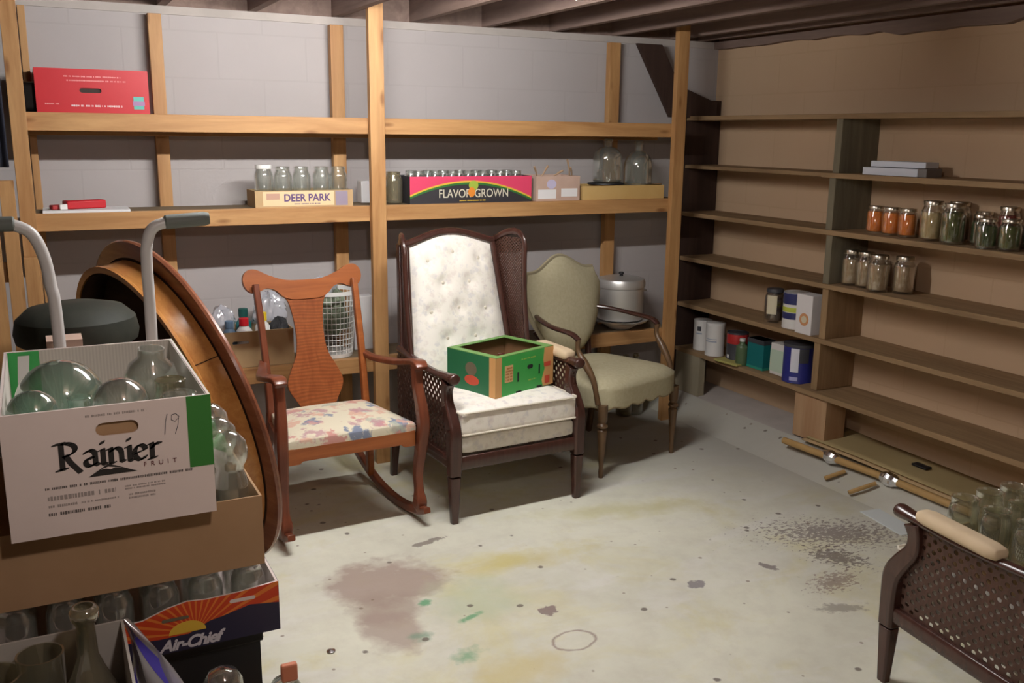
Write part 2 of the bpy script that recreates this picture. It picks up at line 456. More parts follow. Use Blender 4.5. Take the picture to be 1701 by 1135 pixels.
def tag(o, label=None, cat=None, group=None, kind=None):
    if label: o['label'] = label
    if cat: o['category'] = cat
    if group: o['group'] = group
    if kind: o['kind'] = kind
    return o
def thing(name, label, cat, loc=(0, 0, 0), rz=0, group=None, rot=None):
    o = bpy.data.objects.new(name, None); C.objects.link(o)
    o.location = loc; o.rotation_euler = rot if rot else (0, 0, rz)
    o.empty_display_size = 0.05
    return tag(o, label, cat, group)
def dup(root, loc, rz=0, label=None, group=None, rot=None, scale=None):
    def cp(o, parent):
        c = o.copy(); C.objects.link(c); c.parent = parent
        for ch in [x for x in list(bpy.data.objects) if x.parent == o]: cp(ch, c)
        return c
    r = cp(root, None)
    r.location = loc; r.rotation_euler = rot if rot else (0, 0, rz)
    if scale: r.scale = (scale,) * 3
    if label: r['label'] = label
    if group: r['group'] = group
    return r
def struct(name, mb, m, parent=None, **k):
    o = mb.build(name, m, parent, **k)
    if not parent: o['kind'] = 'structure'
    return o
def spline(pts, n=6):
    """Catmull-Rom through points"""
    pts = [V(p) for p in pts]; out = []
    for i in range(len(pts) - 1):
        p0 = pts[max(i - 1, 0)]; p1 = pts[i]; p2 = pts[i + 1]; p3 = pts[min(i + 2, len(pts) - 1)]
        for k in range(n):
            t = k / n
            out.append(0.5 * ((2 * p1) + (p2 - p0) * t + (2 * p0 - 5 * p1 + 4 * p2 - p3) * t * t + (3 * p1 - p0 - 3 * p2 + p3) * t ** 3))
    out.append(pts[-1])
    return out
def lerpl(vals, n=6):
    """radii matched to spline()"""
    tup = isinstance(vals[0], tuple)
    if tup:
        ps = spline([(a, b, 0) for a, b in vals], n); return [(max(p.x, 1e-4), max(p.y, 1e-4)) for p in ps]
    return [max(p.x, 1e-4) for p in spline([(a, 0, 0) for a in vals], n)]

def text(name, body, size, m, parent, loc, rot=(PI / 2, 0, 0), ext=0.0004, offset=0.0, shear=0.0, align='CENTER', sx=1.0, space=1.0):
    cu = bpy.data.curves.new(name, 'FONT'); cu.body = body; cu.size = size; cu.extrude = ext; cu.offset = offset
    cu.shear = shear; cu.align_x = align; cu.align_y = 'CENTER'; cu.space_character = space
    tmp = bpy.data.objects.new(name + '_tmp', cu)
    C.objects.link(tmp)
    bpy.context.view_layer.update()
    me = bpy.data.meshes.new_from_object(tmp.evaluated_get(bpy.context.evaluated_depsgraph_get()))
    C.objects.unlink(tmp); bpy.data.objects.remove(tmp); bpy.data.curves.remove(cu)
    me.name = name; me.materials.clear(); me.materials.append(m)
    o = bpy.data.objects.new(name, me); C.objects.link(o); o.parent = parent
    o.location = loc; o.rotation_euler = rot; o.scale = (sx, 1, 1)
    return o
def nib(name, strokes, nibv, m, parent, M, ext=0.0006):
    """broad-nib pen lettering: each stroke is a polyline swept by the nib vector"""
    b = MB()
    hx, hy = nibv[0] / 2, nibv[1] / 2
    for st in strokes:
        z = 0
        for (x0, y0), (x1, y1) in zip(st, st[1:]):
            dx, dy = x1 - x0, y1 - y0
            L = math.hypot(dx, dy) or 1
            tx, ty = -dy / L * 0.12 * abs(nibv[0]), dx / L * 0.12 * abs(nibv[0])
            q = [(x0 - hx, y0 - hy), (x0 + hx, y0 + hy), (x1 + hx, y1 + hy), (x1 - hx, y1 - hy)]
            # convex hull of the four nib corners plus a hairline width
            pts = [(a + sx * tx, c + sx * ty) for a, c in q for sx in (-1, 1)]
            pts = sorted(set(pts))
            def cr(o, a, c): return (a[0] - o[0]) * (c[1] - o[1]) - (a[1] - o[1]) * (c[0] - o[0])
            lo, up = [], []
            for p in pts:
                while len(lo) >= 2 and cr(lo[-2], lo[-1], p) <= 0: lo.pop()
                lo.append(p)
            for p in reversed(pts):
                while len(up) >= 2 and cr(up[-2], up[-1], p) <= 0: up.pop()
                up.append(p)
            h = lo[:-1] + up[:-1]
            vs = [b.bm.verts.new((a, c, ext)) for a, c in h]
            b.bm.faces.new(vs)
    bmesh.ops.transform(b.bm, matrix=M, verts=b.bm.verts)
    return b.build(name, m, parent, smooth=0)
def dashes(name, width, h, m, parent, loc, seed=0, rows=1):
    """print too small to read: rows of short irregular ink marks on a front face"""
    r_ = random.Random(seed + int(width * 1e4)); b = MB()
    for row in range(rows):
        x = -width / 2
        z = -row * h * 1.6
        while x < width / 2:
            if r_.random() < 0.16: x += h * 0.7
            w_ = h * r_.uniform(0.22, 0.6); k = r_.uniform(0.7, 1.0)
            b.b2(x, min(x + w_, width / 2), -0.0005, 0.0, z - h * k / 2, z + h * k / 2)
            x += w_ + h * 0.16
    return b.build(name, m, parent, smooth=0, loc=loc)
FRONT = lambda x, y, z: Matrix.Translation((x, y, z)) @ Matrix.Rotation(PI / 2, 4, 'X')   # local x right, y up, z towards the viewer (-y)
def pill(cx, cy, w_, h_, n=6):
    r = h_ / 2; o = []
    for k in range(n + 1): a = -PI / 2 + PI * k / n; o.append((cx + w_ / 2 - r + r * math.cos(a), cy + r * math.sin(a)))
    for k in range(n + 1): a = PI / 2 + PI * k / n; o.append((cx - w_ / 2 + r + r * math.cos(a), cy + r * math.sin(a)))
    return o

# ------------------------------------------------------------ the fluorescent fixture (just above the frame)
tube_m = bpy.data.materials.new('lit_tube'); tube_m.use_nodes = True
tube_m.node_tree.nodes['Principled BSDF'].inputs['Emission Color'].default_value = (0.99, 0.975, 0.95, 1)
tube_m.node_tree.nodes['Principled BSDF'].inputs['Emission Strength'].default_value = 235
fx = thing('tube_light', 'bare fluorescent tube fixture fixed under the ceiling joists above the chairs', 'light', (1.20, 2.97, 2.129))
MB().b2(-0.58, 0.58, -0.03, 0.03, -0.028, 0).build('housing', P('fixture_white', (0.7, 0.7, 0.68), 0.4), fx, smooth=0, bevel=0.003)
MB().sweep([(-0.55, 0, -0.052), (0.55, 0, -0.052)], 0.0165, n=12).build('tube', tube_m, fx)
for s_ in (-1, 1): MB().b2(s_ * 0.565 - 0.012, s_ * 0.565 + 0.012, -0.015, 0.015, -0.072, -0.028).build('lamp_holder', MT['fixture_white'], fx, smooth=0)

# ------------------------------------------------------------ the room
XR, YB, ZC = 3.663, 4.573, 2.129
XL, YF = -1.9, -1.7
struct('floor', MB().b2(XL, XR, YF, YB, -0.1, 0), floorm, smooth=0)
struct('wall_back', MB().b2(XL - 0.1, XR + 0.1, YB, YB + 0.15, -0.1, ZC), wallb, smooth=0)
struct('trim_4', MB().b2(XL - 0.1, XR + 0.1, YB - 0.0, YB + 0.15, ZC, ZC + 0.19), joistm, smooth=0)
struct('wall_right', MB().b2(XR, XR + 0.15, YF, YB, -0.1, ZC + 0.2), wallr, smooth=0)
struct('wall_left', MB().b2(XL - 0.15, XL, YF, YB, -0.1, ZC + 0.2), wallbrown, smooth=0)
struct('wall_front', MB().b2(XL - 0.1, XR + 0.1, YF - 0.15, YF, -0.1, ZC + 0.2), wallbrown, smooth=0)
ceil = struct('ceiling', MB().b2(XL - 0.15, XR + 0.15, YF - 0.15, YB + 0.15, ZC + 0.19, ZC + 0.22), joistm, smooth=0)
for k in range(-8, 6):
    x = 1.345 + 0.393 * k
    if x < XR - 0.08: MB().b2(x, x + 0.038, YF, YB - 0.002, ZC, ZC + 0.188).build('joist', joistm, ceil, smooth=0)
MB().b2(3.50, 3.538, YF, YB - 0.002, ZC, ZC + 0.188).build('joist', joistm, ceil, smooth=0)
struct('trim_1', MB().b2(XL, XR, YB - 0.012, YB, ZC - 0.035, ZC), curbm, smooth=0)              # sill strip on the back wall
b = MB(); rr = random.Random(3)                                                                # ragged dark ledger on the right wall
pts = [(YF, ZC), (YB - 0.015, ZC)]
y = YB - 0.015
while y > YF: pts.append((y, ZC - 0.035 - rr.random() * 0.012 - (0.02 if 2.6 < y < 3.3 else 0))); y -= 0.11
pts.append((YF, ZC - 0.04))
b.prism(pts, 0.045, Matrix(((0, 0, -1, XR), (1, 0, 0, 0), (0, 1, 0, 0), (0, 0, 0, 1))))
struct('trim_2', b, joistm, smooth=0)
# low concrete footing under the wall shelves, sloped onto the floor
YM = Matrix(((1, 0, 0, 0), (0, 0, -1, YB), (0, 1, 0, 0), (0, 0, 0, 1)))
b = MB(); b.prism([(3.20, 0.0), (3.27, 0.022), (3.36, 0.07), (3.405, 0.088), (3.405, 0.0)], YB - YF, YM)
struct('trim_5', b, floorm, smooth=40)
b = MB(); b.prism([(3.405, 0), (3.405, 0.088), (3.43, 0.094), (XR, 0.100), (XR, 0)], YB - YF, YM)
struct('trim_3', b, curbm, smooth=30)

# ------------------------------------------------------------ pine storage rack on the back wall
FY = 4.244
rack = thing('storage_rack', 'tall open pine shelving rack against the white block wall', 'shelving', (1.4, 4.4, 0))
def rp(name, m, x0, x1, y0, y1, z0, z1, bev=0.002):
    o = MB().b2(x0 - 1.4, x1 - 1.4, y0 - 4.4, y1 - 4.4, z0, z1).build(name, m, rack, smooth=0, bevel=bev); return o
POSTS = [(-0.05, 0.008), (1.405, 1.475), (3.108, 3.178)]
for x0, x1 in POSTS: rp('post', pine['z'], x0, x1, FY - 0.036, FY - 0.001, 0.0, ZC + 0.08)
ZT, ZL, Z3 = 1.661, 1.262, 0.534
for zt in (ZT, ZL, Z3):
    for x0, x1 in ((-0.05, 1.43), (1.432, 3.178)):
        rp('front_rail', pine['x'], x0, x1, FY, FY + 0.036, zt - 0.072, zt)
    rp('rear_rail', pine['x'], -0.05, 3.178, 4.46, 4.496, zt - 0.09, zt - 0.018)
    rp('shelf_deck', deckm, -0.05, 3.178, FY + 0.0365, 4.5, zt - 0.017, zt - 0.001, 0)
for x0, x1 in ((0.012, 0.04), (0.512, 0.568), (1.316, 1.38), (2.872, 2.94)):
    rp('rear_post', pine['z'], x0, x1, 4.505, 4.545, 0.0, ZC - 0.04)
for x in (1.262, 1.792, 2.173, 2.49):
    rp('cleat', darkboard, x - 0.045, x + 0.045, 4.29, 4.44, ZT - 0.034, ZT - 0.018)
rp('side_brace', pine['y'], -0.048, -0.012, FY + 0.04, 4.5, 1.19, 1.245)
# short uprights leaning beside the rack's left post
o = thing('slatted_frame', 'section of rough pine slats standing left of the rack behind the grey handle', 'frame', (-0.10, 4.16, 0))
for dx, zt in ((0.016, 1.40), (0.075, 1.10), (-0.05, 1.36)):
    MB().b2(dx - 0.026, dx + 0.026, -0.018, 0.018, 0, zt).build('slat', pine['z'], o, smooth=0, bevel=0.002)
MB().b2(-0.19, 0.03, 0.02, 0.04, 1.0, 1.08).build('cross_rail', pine['x'], o, smooth=0, bevel=0.002)
MB().b2(-0.19, 0.03, 0.02, 0.04, 0.2, 0.28).build('cross_rail', pine['x'], o, smooth=0, bevel=0.002)
# dark garment hanging left of the post
navy = P('navy_cloth', (0.018, 0.02, 0.035), 0.9)
def cloth_f(u, v):
    x = -0.34 + 0.27 * u; z = 1.45 + 0.62 * v
    return V((x, 4.13 + 0.018 * math.sin(u * 22 + v * 2) + 0.02 * (1 - v), z))
b = MB(); b.surf(cloth_f, 30, 12)
tag(b.build('work_coat', navy, solid=0.006), 'dark navy cloth hanging at the left edge beside the pine post', 'coat')

# ------------------------------------------------------------ grey board shelves on the right wall
XS = 3.409
ws = thing('wall_shelves', 'long unit of weathered board shelves along the tan wall', 'shelving', (3.53, 3.0, 0))
def wp(name, m, x0, x1, y0, y1, z0, z1, bev=0.002):
    return MB().b2(x0 - 3.53, x1 - 3.53, y0 - 3.0, y1 - 3.0, z0, z1).build(name, m, ws, smooth=0, bevel=bev)
XW = XR - 0.002
S = [1.684, 1.4096, 1.1387, 0.8773, 0.6026]; TH = 0.024
for i, z in enumerate(S):
    if i == 1:
        wp('shelf_board', old['y'], XS + 0.006, XW, 3.43, 4.51, z + 0.004, z + TH)
        wp('shelf_board', old['y'], XS, XW, 1.25, 3.428, z, z + TH)
    else: wp('shelf_board', old['y'], XS, XW, 1.25, 4.51, z, z + TH)
wp('shelf_board', old['y'], XS, XW, 3.50, 4.51, 0.328, 0.352)
wp('shelf_board', old['y'], XS - 0.02, XW, 1.25, 3.485, 0.332, 0.358)
edges = [(S[1] + TH, S[0], 3.345), (S[2] + TH, S[1], 3.36), (S[3] + TH, S[2], 3.35), (S[4] + TH, S[3], 3.345), (0.36, S[4], 3.37)]
greyold = wood('grey_weathered_board', (0.25, 0.215, 0.15), (0.15, 0.13, 0.09), 'z', 1, 0.85, spec=0.15)
for i, (z0, z1, y) in enumerate(edges):
    wp('divider', greyold if i < 3 else old['z'], XS + 0.008, XW, y - 0.02, y + 0.02, z0, z1)
for y0 in (1.32,):
    for z0, z1, _ in edges: wp('divider', old['z'], XS + 0.008, XW, y0 - 0.02, y0 + 0.02, z0, z1)
wp('support_block', wood('knotty_block', (0.50, 0.33, 0.19), (0.38, 0.20, 0.10), 'z', 0.7, 0.7), XS - 0.005, 3.54, 3.262, 3.478, 0.10, 0.331)
wp('support_board', wood('pale_support', (0.40, 0.34, 0.24), (0.30, 0.26, 0.18), 'z', 0.8, 0.8), XS, XS + 0.045, 4.27, 4.50, 0.09, 0.327)
wp('support_block', old['z'], XS + 0.04, 3.56, 1.3, 1.5, 0.092, 0.331)
tag(MB().b2(XS - 0.012, XR - 0.004, 4.514, 4.545, 0.10, 1.80).build('end_panel', darkboard, smooth=0, bevel=0.002),
    'upright near-black stained board closing the corner end of the wall shelves', 'board')
# dark diagonal board in the corner
b = MB()
out = [(3.03, 2.09), (3.195, 2.09), (3.325, 1.875), (3.55, 1.80), (3.60, 1.79), (3.60, 1.70), (3.36, 1.70), (3.27, 1.70)]
b.prism(out, 0.025, Matrix(((1, 0, 0, 0), (0, 0, -1, 4.503), (0, 1, 0, 0), (0, 0, 0, 1))))
tag(b.build('diagonal_brace', darkboard, smooth=0, bevel=0.002), 'dark stained bracket board slanting down from the ceiling into the corner', 'brace')

# ------------------------------------------------------------ boxes
def carton(name, label, cat, x0, x1, y0, y1, z0, z1, m, inner=None, th=0.005, rz=0, hole=None, holes_side=None, group=None, front=None):
    """open-topped carton; origin at base centre; hole=(cx,cz,w,h) through the front wall"""
    cx, cy = (x0 + x1) / 2, (y0 + y1) / 2
    t = thing(name, label, cat, (cx, cy, z0), rz, group)
    W_, D_, H_ = x1 - x0, y1 - y0, z1 - z0
    b = MB()
    fo = front or [(-W_ / 2, 0), (W_ / 2, 0), (W_ / 2, H_), (-W_ / 2, H_)]
    b.prism(fo, th, FRONT(0, -D_ / 2 + th, 0), holes=[pill(*hole)] if hole else ())
    b.b2(-W_ / 2, W_ / 2, D_ / 2 - th, D_ / 2, 0, H_)
    b.b2(-W_ / 2, -W_ / 2 + th, -D_ / 2 + th, D_ / 2 - th, 0, H_)
    b.b2(W_ / 2 - th, W_ / 2, -D_ / 2 + th, D_ / 2 - th, 0, H_)
    b.b2(-W_ / 2 + th, W_ / 2 - th, -D_ / 2 + th, D_ / 2 - th, 0, th)
    b.build('walls', m, t, smooth=0)
    if inner:
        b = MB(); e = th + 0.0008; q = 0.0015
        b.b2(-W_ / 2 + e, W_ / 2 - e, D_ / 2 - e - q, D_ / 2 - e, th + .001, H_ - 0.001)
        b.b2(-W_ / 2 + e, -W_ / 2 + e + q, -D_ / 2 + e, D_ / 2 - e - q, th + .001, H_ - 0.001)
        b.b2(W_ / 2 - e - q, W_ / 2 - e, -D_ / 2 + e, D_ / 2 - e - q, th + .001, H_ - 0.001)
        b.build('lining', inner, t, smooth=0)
    return t, W_, D_, H_
def patch(name, m, parent, outline, y, t=0.0006, holes=()):
    """flat print on the front face of a box whose front is at local y"""
    return MB().prism(outline, t, FRONT(0, y, 0), holes=holes).build(name, m, parent, smooth=0)
def rect(x0, x1, z0, z1): return [(x0, z0), (x1, z0), (x1, z1), (x0, z1)]

# --- the stack in the left foreground, from the floor up
t, *_ = carton('cardboard_box', 'plain brown carton at the bottom of the foreground stack', 'box', -0.30, 0.40, 1.99, 2.43, 0.0, 0.262, card)
t, W_, D_, H_ = carton('black_crate', 'black plastic crate of jars under the orange and navy fruit box', 'crate', -0.22, 0.372, 1.965, 2.42, 0.264, 0.508, black)
MB().b2(-W_ / 2 - 0.006, W_ / 2 + 0.006, -D_ / 2 - 0.006, -D_ / 2, H_ - 0.03, H_ - 0.006).build('rim', black, t, smooth=0, bevel=0.003)

navyp = P('navy_print', (0.022, 0.02, 0.055), 0.45)
def raysm():
    m = mat('sun_ray_print', (0.7, 0.1, 0.02), 0.5); t = NT(m)
    sep = t.n.new('ShaderNodeSeparateXYZ'); t.link(t.coords(loc=(-0.105, 0, -0.035)), sep.inputs[0])
    a = t.math('ARCTAN2', sep.outputs[2], sep.outputs[0])
    s_ = t.math('SINE', t.math('MULTIPLY', a, 34))
    t.color(t.mix(t.ramp(s_, [(0.45, (0, 0, 0)), (0.6, (1, 1, 1))]), (0.60, 0.055, 0.012), (0.75, 0.20, 0.03)))
    return m
rays = raysm()
wavy = [(-0.283, 0.0), (0.283, 0.0), (0.283, 0.116), (0.20, 0.108), (0.13, 0.106), (0.09, 0.110), (0.05, 0.102), (0.0, 0.085), (-0.12, 0.082), (-0.283, 0.085)]
t, W_, D_, H_ = carton('fruit_box', 'shallow orange and navy box with a sunset picture, under the long brown box', 'box', -0.156, 0.41, 1.93, 2.40, 0.514, 0.630, cardw, front=wavy)
fy = -D_ / 2
MB().b2(W_ / 2, W_ / 2 + 0.0008, -D_ / 2, D_ / 2, 0.0, H_).build('side_print', navyp, t, smooth=0)
hills = [(-0.283, 0.040), (-0.08, 0.046), (0.03, 0.036), (0.09, 0.036), (0.135, 0.056), (0.16, 0.060), (0.22, 0.074), (0.283, 0.066)]
patch('hill_print', navyp, t, [(-0.283, 0.0), (0.283, 0.0)] + hills[::-1], fy)
sl = [pill(0.205, 0.090, 0.055, 0.008), pill(0.065, 0.076, 0.055, 0.007)]
patch('sky_print', rays, t, hills + [(p[0], p[1]) for p in wavy[2:]], fy, holes=())
patch('sun_print', P('sun_yellow', (0.75, 0.48, 0.05), 0.5), t, [(0.088 + 0.038 * math.cos(a), 0.040 + 0.026 * math.sin(a)) for a in [PI * k / 12 for k in range(13)]], fy - 0.0007)
patch('hand_slot', cardw, t, sl[0], fy - 0.0008)
patch('hand_slot', P('slot_shadow_card', (0.16, 0.13, 0.08), 0.9), t, sl[1], fy - 0.0016)
text('lettering', 'Air-Chief', 0.036, P('silver_print', (0.62, 0.60, 0.66), 0.5), t, (0.092, fy - 0.0012, 0.016), shear=0.35, offset=0.0012, space=0.92)

BR = carton('jar_box', 'long plain brown cardboard box of bottles beneath the white apple carton', 'box', -0.34, 0.388, 1.95, 2.45, 0.668, 0.827, card)[0]

RT, W_, D_, H_ = carton('apple_carton', 'white apple carton marked 19 and full of glass jugs, on top of the stack', 'box', -0.092, 0.285, 1.90, 2.47, 0.829, 1.080, cardw, corr, hole=(0.012, 0.203, 0.078, 0.027))
fy = -D_ / 2
MB().prism(pill(0.012, 0.203, 0.10, 0.05), 0.002, FRONT(0, fy + 0.010, 0)).build('cardboard_liner', card, RT, smooth=0)
patch('green_panel', green, RT, rect(0.142, W_ / 2, 0.102, H_), fy)
MB().b2(W_ / 2, W_ / 2 + 0.0008, -D_ / 2, D_ / 2, 0.10, H_).build('green_side_print', green, RT, smooth=0)
# green and white printing on the left half of the rear wall's inside
b = MB(); b.b2(-W_ / 2 + .006, -0.115, D_ / 2 - 0.0105, D_ / 2 - 0.0085, 0.05, H_ - 0.001)
b.build('green_inside_print', P('bright_green_print', (0.05, 0.42, 0.10), 0.6), RT, smooth=0)
b = MB(); b.prism([(-0.175, 0.05), (-0.155, 0.05), (-0.135, H_ - 0.01), (-0.16, H_ - 0.01)], 0.002, FRONT(0, D_ / 2 - 0.0108, 0))
b.build('white_stripe_print', white, RT, smooth=0)
# Rainier lettering in broad-nib strokes (units: metres on the face)
k = 0.010
def arc(cx, cy, rx, ry, a0, a1, n=9): return [(cx + rx * math.cos(math.radians(a0 + (a1 - a0) * i / n)), cy + ry * math.sin(math.radians(a0 + (a1 - a0) * i / n))) for i in range(n + 1)]
st = []
def letter(x0, sts): st.extend([[(x0 + x * k, y * k) for x, y in s_] for s_ in sts])
serif = lambda x, y, w_=0.7: [(x - w_, y - 0.1), (x + w_, y + 0.1)]
letter(0.0, [[(0.6, 0.1), (0.6, 5.2)], serif(0.5, 0.1, 0.9), serif(0.2, 5.25, 0.9), arc(1.2, 4.0, 2.0, 1.25, 95, -95), [(1.3, 2.8), (2.2, 1.2), (3.9, -0.9)], ])
letter(0.047, [arc(1.1, 2.3, 1.0, 1.0, 150, 10, 6) + [(2.1, 0.5), (2.7, 0.15)], arc(1.15, 0.95, 0.95, 0.85, 60, 330, 8)])
def i_(x): letter(x, [[(0.0, 3.0), (0.6, 3.2), (0.6, 0.3), (1.1, 0.1)], [(0.4, 4.3), (0.7, 4.75)]])
i_(0.077)
letter(0.092, [[(0.0, 3.0), (0.6, 3.2), (0.6, 0.2)], arc(1.6, 2.0, 1.0, 1.15, 150, 0, 7) + [(2.6, 0.4), (3.1, 0.2)], serif(0.6, 0.1, 0.6)])
i_(0.128)
letter(0.143, [arc(1.2, 1.6, 1.15, 1.55, 20, 325, 10), [(0.3, 1.5), (2.2, 2.1)]])
letter(0.172, [[(0.0, 3.0), (0.6, 3.2), (0.6, 0.2)], [(0.6, 2.2), (1.4, 3.1), (2.3, 3.0)], serif(0.6, 0.1, 0.7)])
nib('large_lettering', st, (0.0086, 0.0036), ink, RT, FRONT(-0.095, fy - 0.0001, 0.132) @ Matrix.Diagonal((0.94, 1.0, 1, 1)))
# mountain mark
patch('mountain_mark', ink, RT, [(-0.046, 0.111), (-0.010, 0.133), (0.004, 0.128), (0.042, 0.111)], fy - 0.0005)
patch('mountain_snow', cardw, RT, [(-0.024, 0.1235), (-0.010, 0.1275), (0.014, 0.1225), (0.002, 0.1245), (-0.006, 0.1215), (-0.014, 0.1245)], fy - 0.0012)
text('fruit_lettering', 'FRUIT', 0.013, P('dark_red_ink', (0.16, 0.05, 0.05), 0.7), RT, (0.086, fy - 0.001, 0.122), space=2.1)
dashes('small_print', 0.11, 0.005, greyink, RT, (0.012, fy, 0.233), 1)
midink = P('mid_ink', (0.13, 0.11, 0.10), 0.8)
dashes('carton_line', 0.27, 0.0055, midink, RT, (0.012, fy, 0.098), 2)
for wd, h_, x, z, mm, rw in ((0.12, 0.010, -0.06, 0.078, greyink, 1), (0.05, 0.006, -0.095, 0.062, greyink, 1), (0.07, 0.004, -0.03, 0.062, greyink, 1), (0.11, 0.007, -0.066, 0.046, midink, 1),
                             (0.075, 0.0035, 0.055, 0.082, greyink, 2), (0.05, 0.0045, 0.048, 0.064, greyink, 2)):
    dashes('fine_print', wd, h_, mm, RT, (x, fy, z), 3, rw)
pen = P('pen_ink', (0.10, 0.09, 0.11), 0.7)
b = MB()
b.sweep([(0.098, fy - .0008, 0.178), (0.101, fy - .0008, 0.205), (0.105, fy - .0008, 0.220)], 0.0007, n=5)
b.sweep([(x, fy - .0008, z) for x, z in [(0.127, 0.212), (0.121, 0.219), (0.113, 0.217), (0.112, 0.207), (0.119, 0.203), (0.126, 0.210), (0.124, 0.195), (0.118, 0.177)]], 0.0007, n=5)
b.build('handwritten_19', pen, RT)

# --- red carton, top shelf
t, W_, D_, H_ = carton('red_carton', 'red fruit carton with a black hand slot on the top shelf', 'box', 0.048, 0.470, 4.27, 4.535, ZT, 1.833, red, hole=(-0.01, 0.088, 0.082, 0.018))
fy = -D_ / 2
pinkp = P('faded_pink_print', (0.75, 0.30, 0.30), 0.6)
patch('slot_liner', P('dark_liner', (0.05, 0.035, 0.03), 0.9), t, rect(-0.07, 0.05, 0.07, 0.11), fy + 0.008)
dashes('print_line', 0.21, 0.006, pinkp, t, (0.0, fy, 0.142), 1)
dashes('print_line', 0.22, 0.006, pinkp, t, (0.01, fy, 0.126), 2)
dashes('print_line', 0.19, 0.008, P('pale_print', (0.75, 0.62, 0.62), 0.6), t, (0.01, fy, 0.028), 3)
dashes('print_line', 0.05, 0.006, pinkp, t, (-0.155, fy, 0.034), 4)
patch('teal_label', P('teal_label', (0.10, 0.42, 0.36), 0.5), t, rect(0.150, 0.190, 0.018, 0.068), fy - 0.0003)
patch('violet_label', P('violet_label', (0.35, 0.18, 0.36), 0.5), t, rect(0.147, 0.193, 0.032, 0.050), fy - 0.0009)
o = MB().cushion((0, 0, 0.06), (0.10, 0.12, 0.12), 0.25).build('black_case', black, None, loc=(0.012, 4.42, ZT))
tag(o, 'small black case beside the red carton on the top shelf', 'case')
# --- middle shelf, left bay: paper and red strap
o = MB().b2(-0.165, 0.165, -0.10, 0.10, 0, 0.010).build('paper_sheet', labelw, None, smooth=0, bevel=0.001, loc=(0.20, 4.345, ZL), rz=-0.02)
tag(o, 'flat white paper pad under the red holder on the middle shelf', 'paper')
o = thing('red_holder', 'bright red plastic holder lying on the white paper pad', 'holder', (0.17, 4.34, ZL + 0.011), 0.30)
MB().b2(-0.055, 0.105, -0.03, 0.03, 0, 0.034).build('body', red, o, bevel=0.006)
MB().b2(-0.11, -0.05, -0.02, 0.02, 0, 0.018).build('flap', P('dull_red', (0.40, 0.03, 0.03), 0.6), o, bevel=0.004)
MB().b2(-0.085, -0.055, -0.035, -0.021, 0, 0.022).build('tag', white, o, bevel=0.002)

# ------------------------------------------------------------ jars
steelw = P('white_lid', (0.78, 0.77, 0.74), 0.35)
def jar_prof(r, h, neck=0.78, sh=0.80):
    return [(r * 0.6, 0.0), (r * 0.93, 0.002), (r, 0.012), (r, h * (sh - 0.08)), (r * 0.97, h * (sh - 0.03)), (r * (neck + 0.06), h * (sh + 0.05)), (r * neck, h * (sh + 0.08)), (r * neck, h * 0.965),
            (r * neck * 1.04, h * 0.975), (r * neck * 1.04, h * 0.995), (r * neck * 0.95, h), (r * neck * 0.90, h * 0.99), (r * neck * 0.9, h * (sh + 0.08)), (r * 0.93, h * (sh - 0.05)), (r * 0.93, 0.015), (r * 0.4, 0.010), (0.0001, 0.010)]
def make_jar(name, label, r, h, loc, lid=None, content=None, g=None, group=None, cat='jar', neck=0.78, sh=0.80, fill=0.78, rot=None, n=20):
    g = g or (jarglass if content else glass)
    t = thing(name, label, cat, loc, 0, group, rot=rot)
    MB().lathe(jar_prof(r, h, neck, sh), n, cap=True).build('glass_body', g, t, smooth=50)
    if lid:
        q = r * neck * 1.09
        MB().lathe([(q * 0.97, h * 0.90), (q, h * 0.905), (q, h * 0.985), (q * 0.96, h * 1.005), (q * 0.8, h * 1.003), (0.0001, h * 1.003)], n).build('lid', lid, t, smooth=40)
    if content:
        q = r * 0.915
        MB().lathe([(0.0001, 0.013), (q * 0.95, 0.013), (q, 0.022), (q, h * (fill - 0.05)), (q * 0.93, h * fill), (0.0001, h * fill)], n).build('contents', content, t, smooth=40)
    return t
def bottle(name, label, prof, g, loc, cat='jug', group=None, rot=None, n=28, extra=None):
    """prof: outer profile from base up; hollow, same wall as one surface"""
    t = thing(name, label, cat, loc, 0, group, rot=rot)
    inner = [(max(r_ - 0.004, 0.001), z_ + (0.005 if i == 0 else 0)) for i, (r_, z_) in enumerate(prof)][::-1]
    MB().lathe([(0.0001, 0)] + prof + inner + [(0.0001, 0.006)], n, cap=False).build('glass_body', g, t, smooth=60)
    return t
def jug_prof(r, h, neck=0.018):
    o_ = [(r * 0.8, 0.0), (r * 0.97, 0.006), (r, 0.02), (r, h * 0.52)]
    for k_ in range(1, 8):
        a = PI / 2 * k_ / 8
        o_.append((neck + (r - neck) * math.cos(a), h * 0.52 + (h * 0.30) * math.sin(a)))
    o_ += [(neck, h * 0.83), (neck, h * 0.93), (neck * 1.25, h * 0.94), (neck * 1.25, h * 0.97), (neck * 1.05, h)]
    return o_
def food(name, a, b_, scale=40):
    return speckle(name, a, b_, scale, 0.6)
carrot = food('canned_carrots', (0.95, 0.33, 0.02), (0.80, 0.20, 0.01), 45)
beans = food('canned_green_beans', (0.13, 0.16, 0.035), (0.07, 0.09, 0.02), 55)
pickles = food('canned_dark_greens', (0.07, 0.12, 0.035), (0.03, 0.06, 0.02), 45)
apples = food('canned_pale_fruit', (0.62, 0.50, 0.27), (0.50, 0.37, 0.17), 40)
meat = food('canned_beige', (0.50, 0.38, 0.24), (0.38, 0.27, 0.15), 60)
redf = food('canned_red_fruit', (0.35, 0.05, 0.03), (0.20, 0.03, 0.02), 60)
XM = 3.50
z3 = S[2] + TH
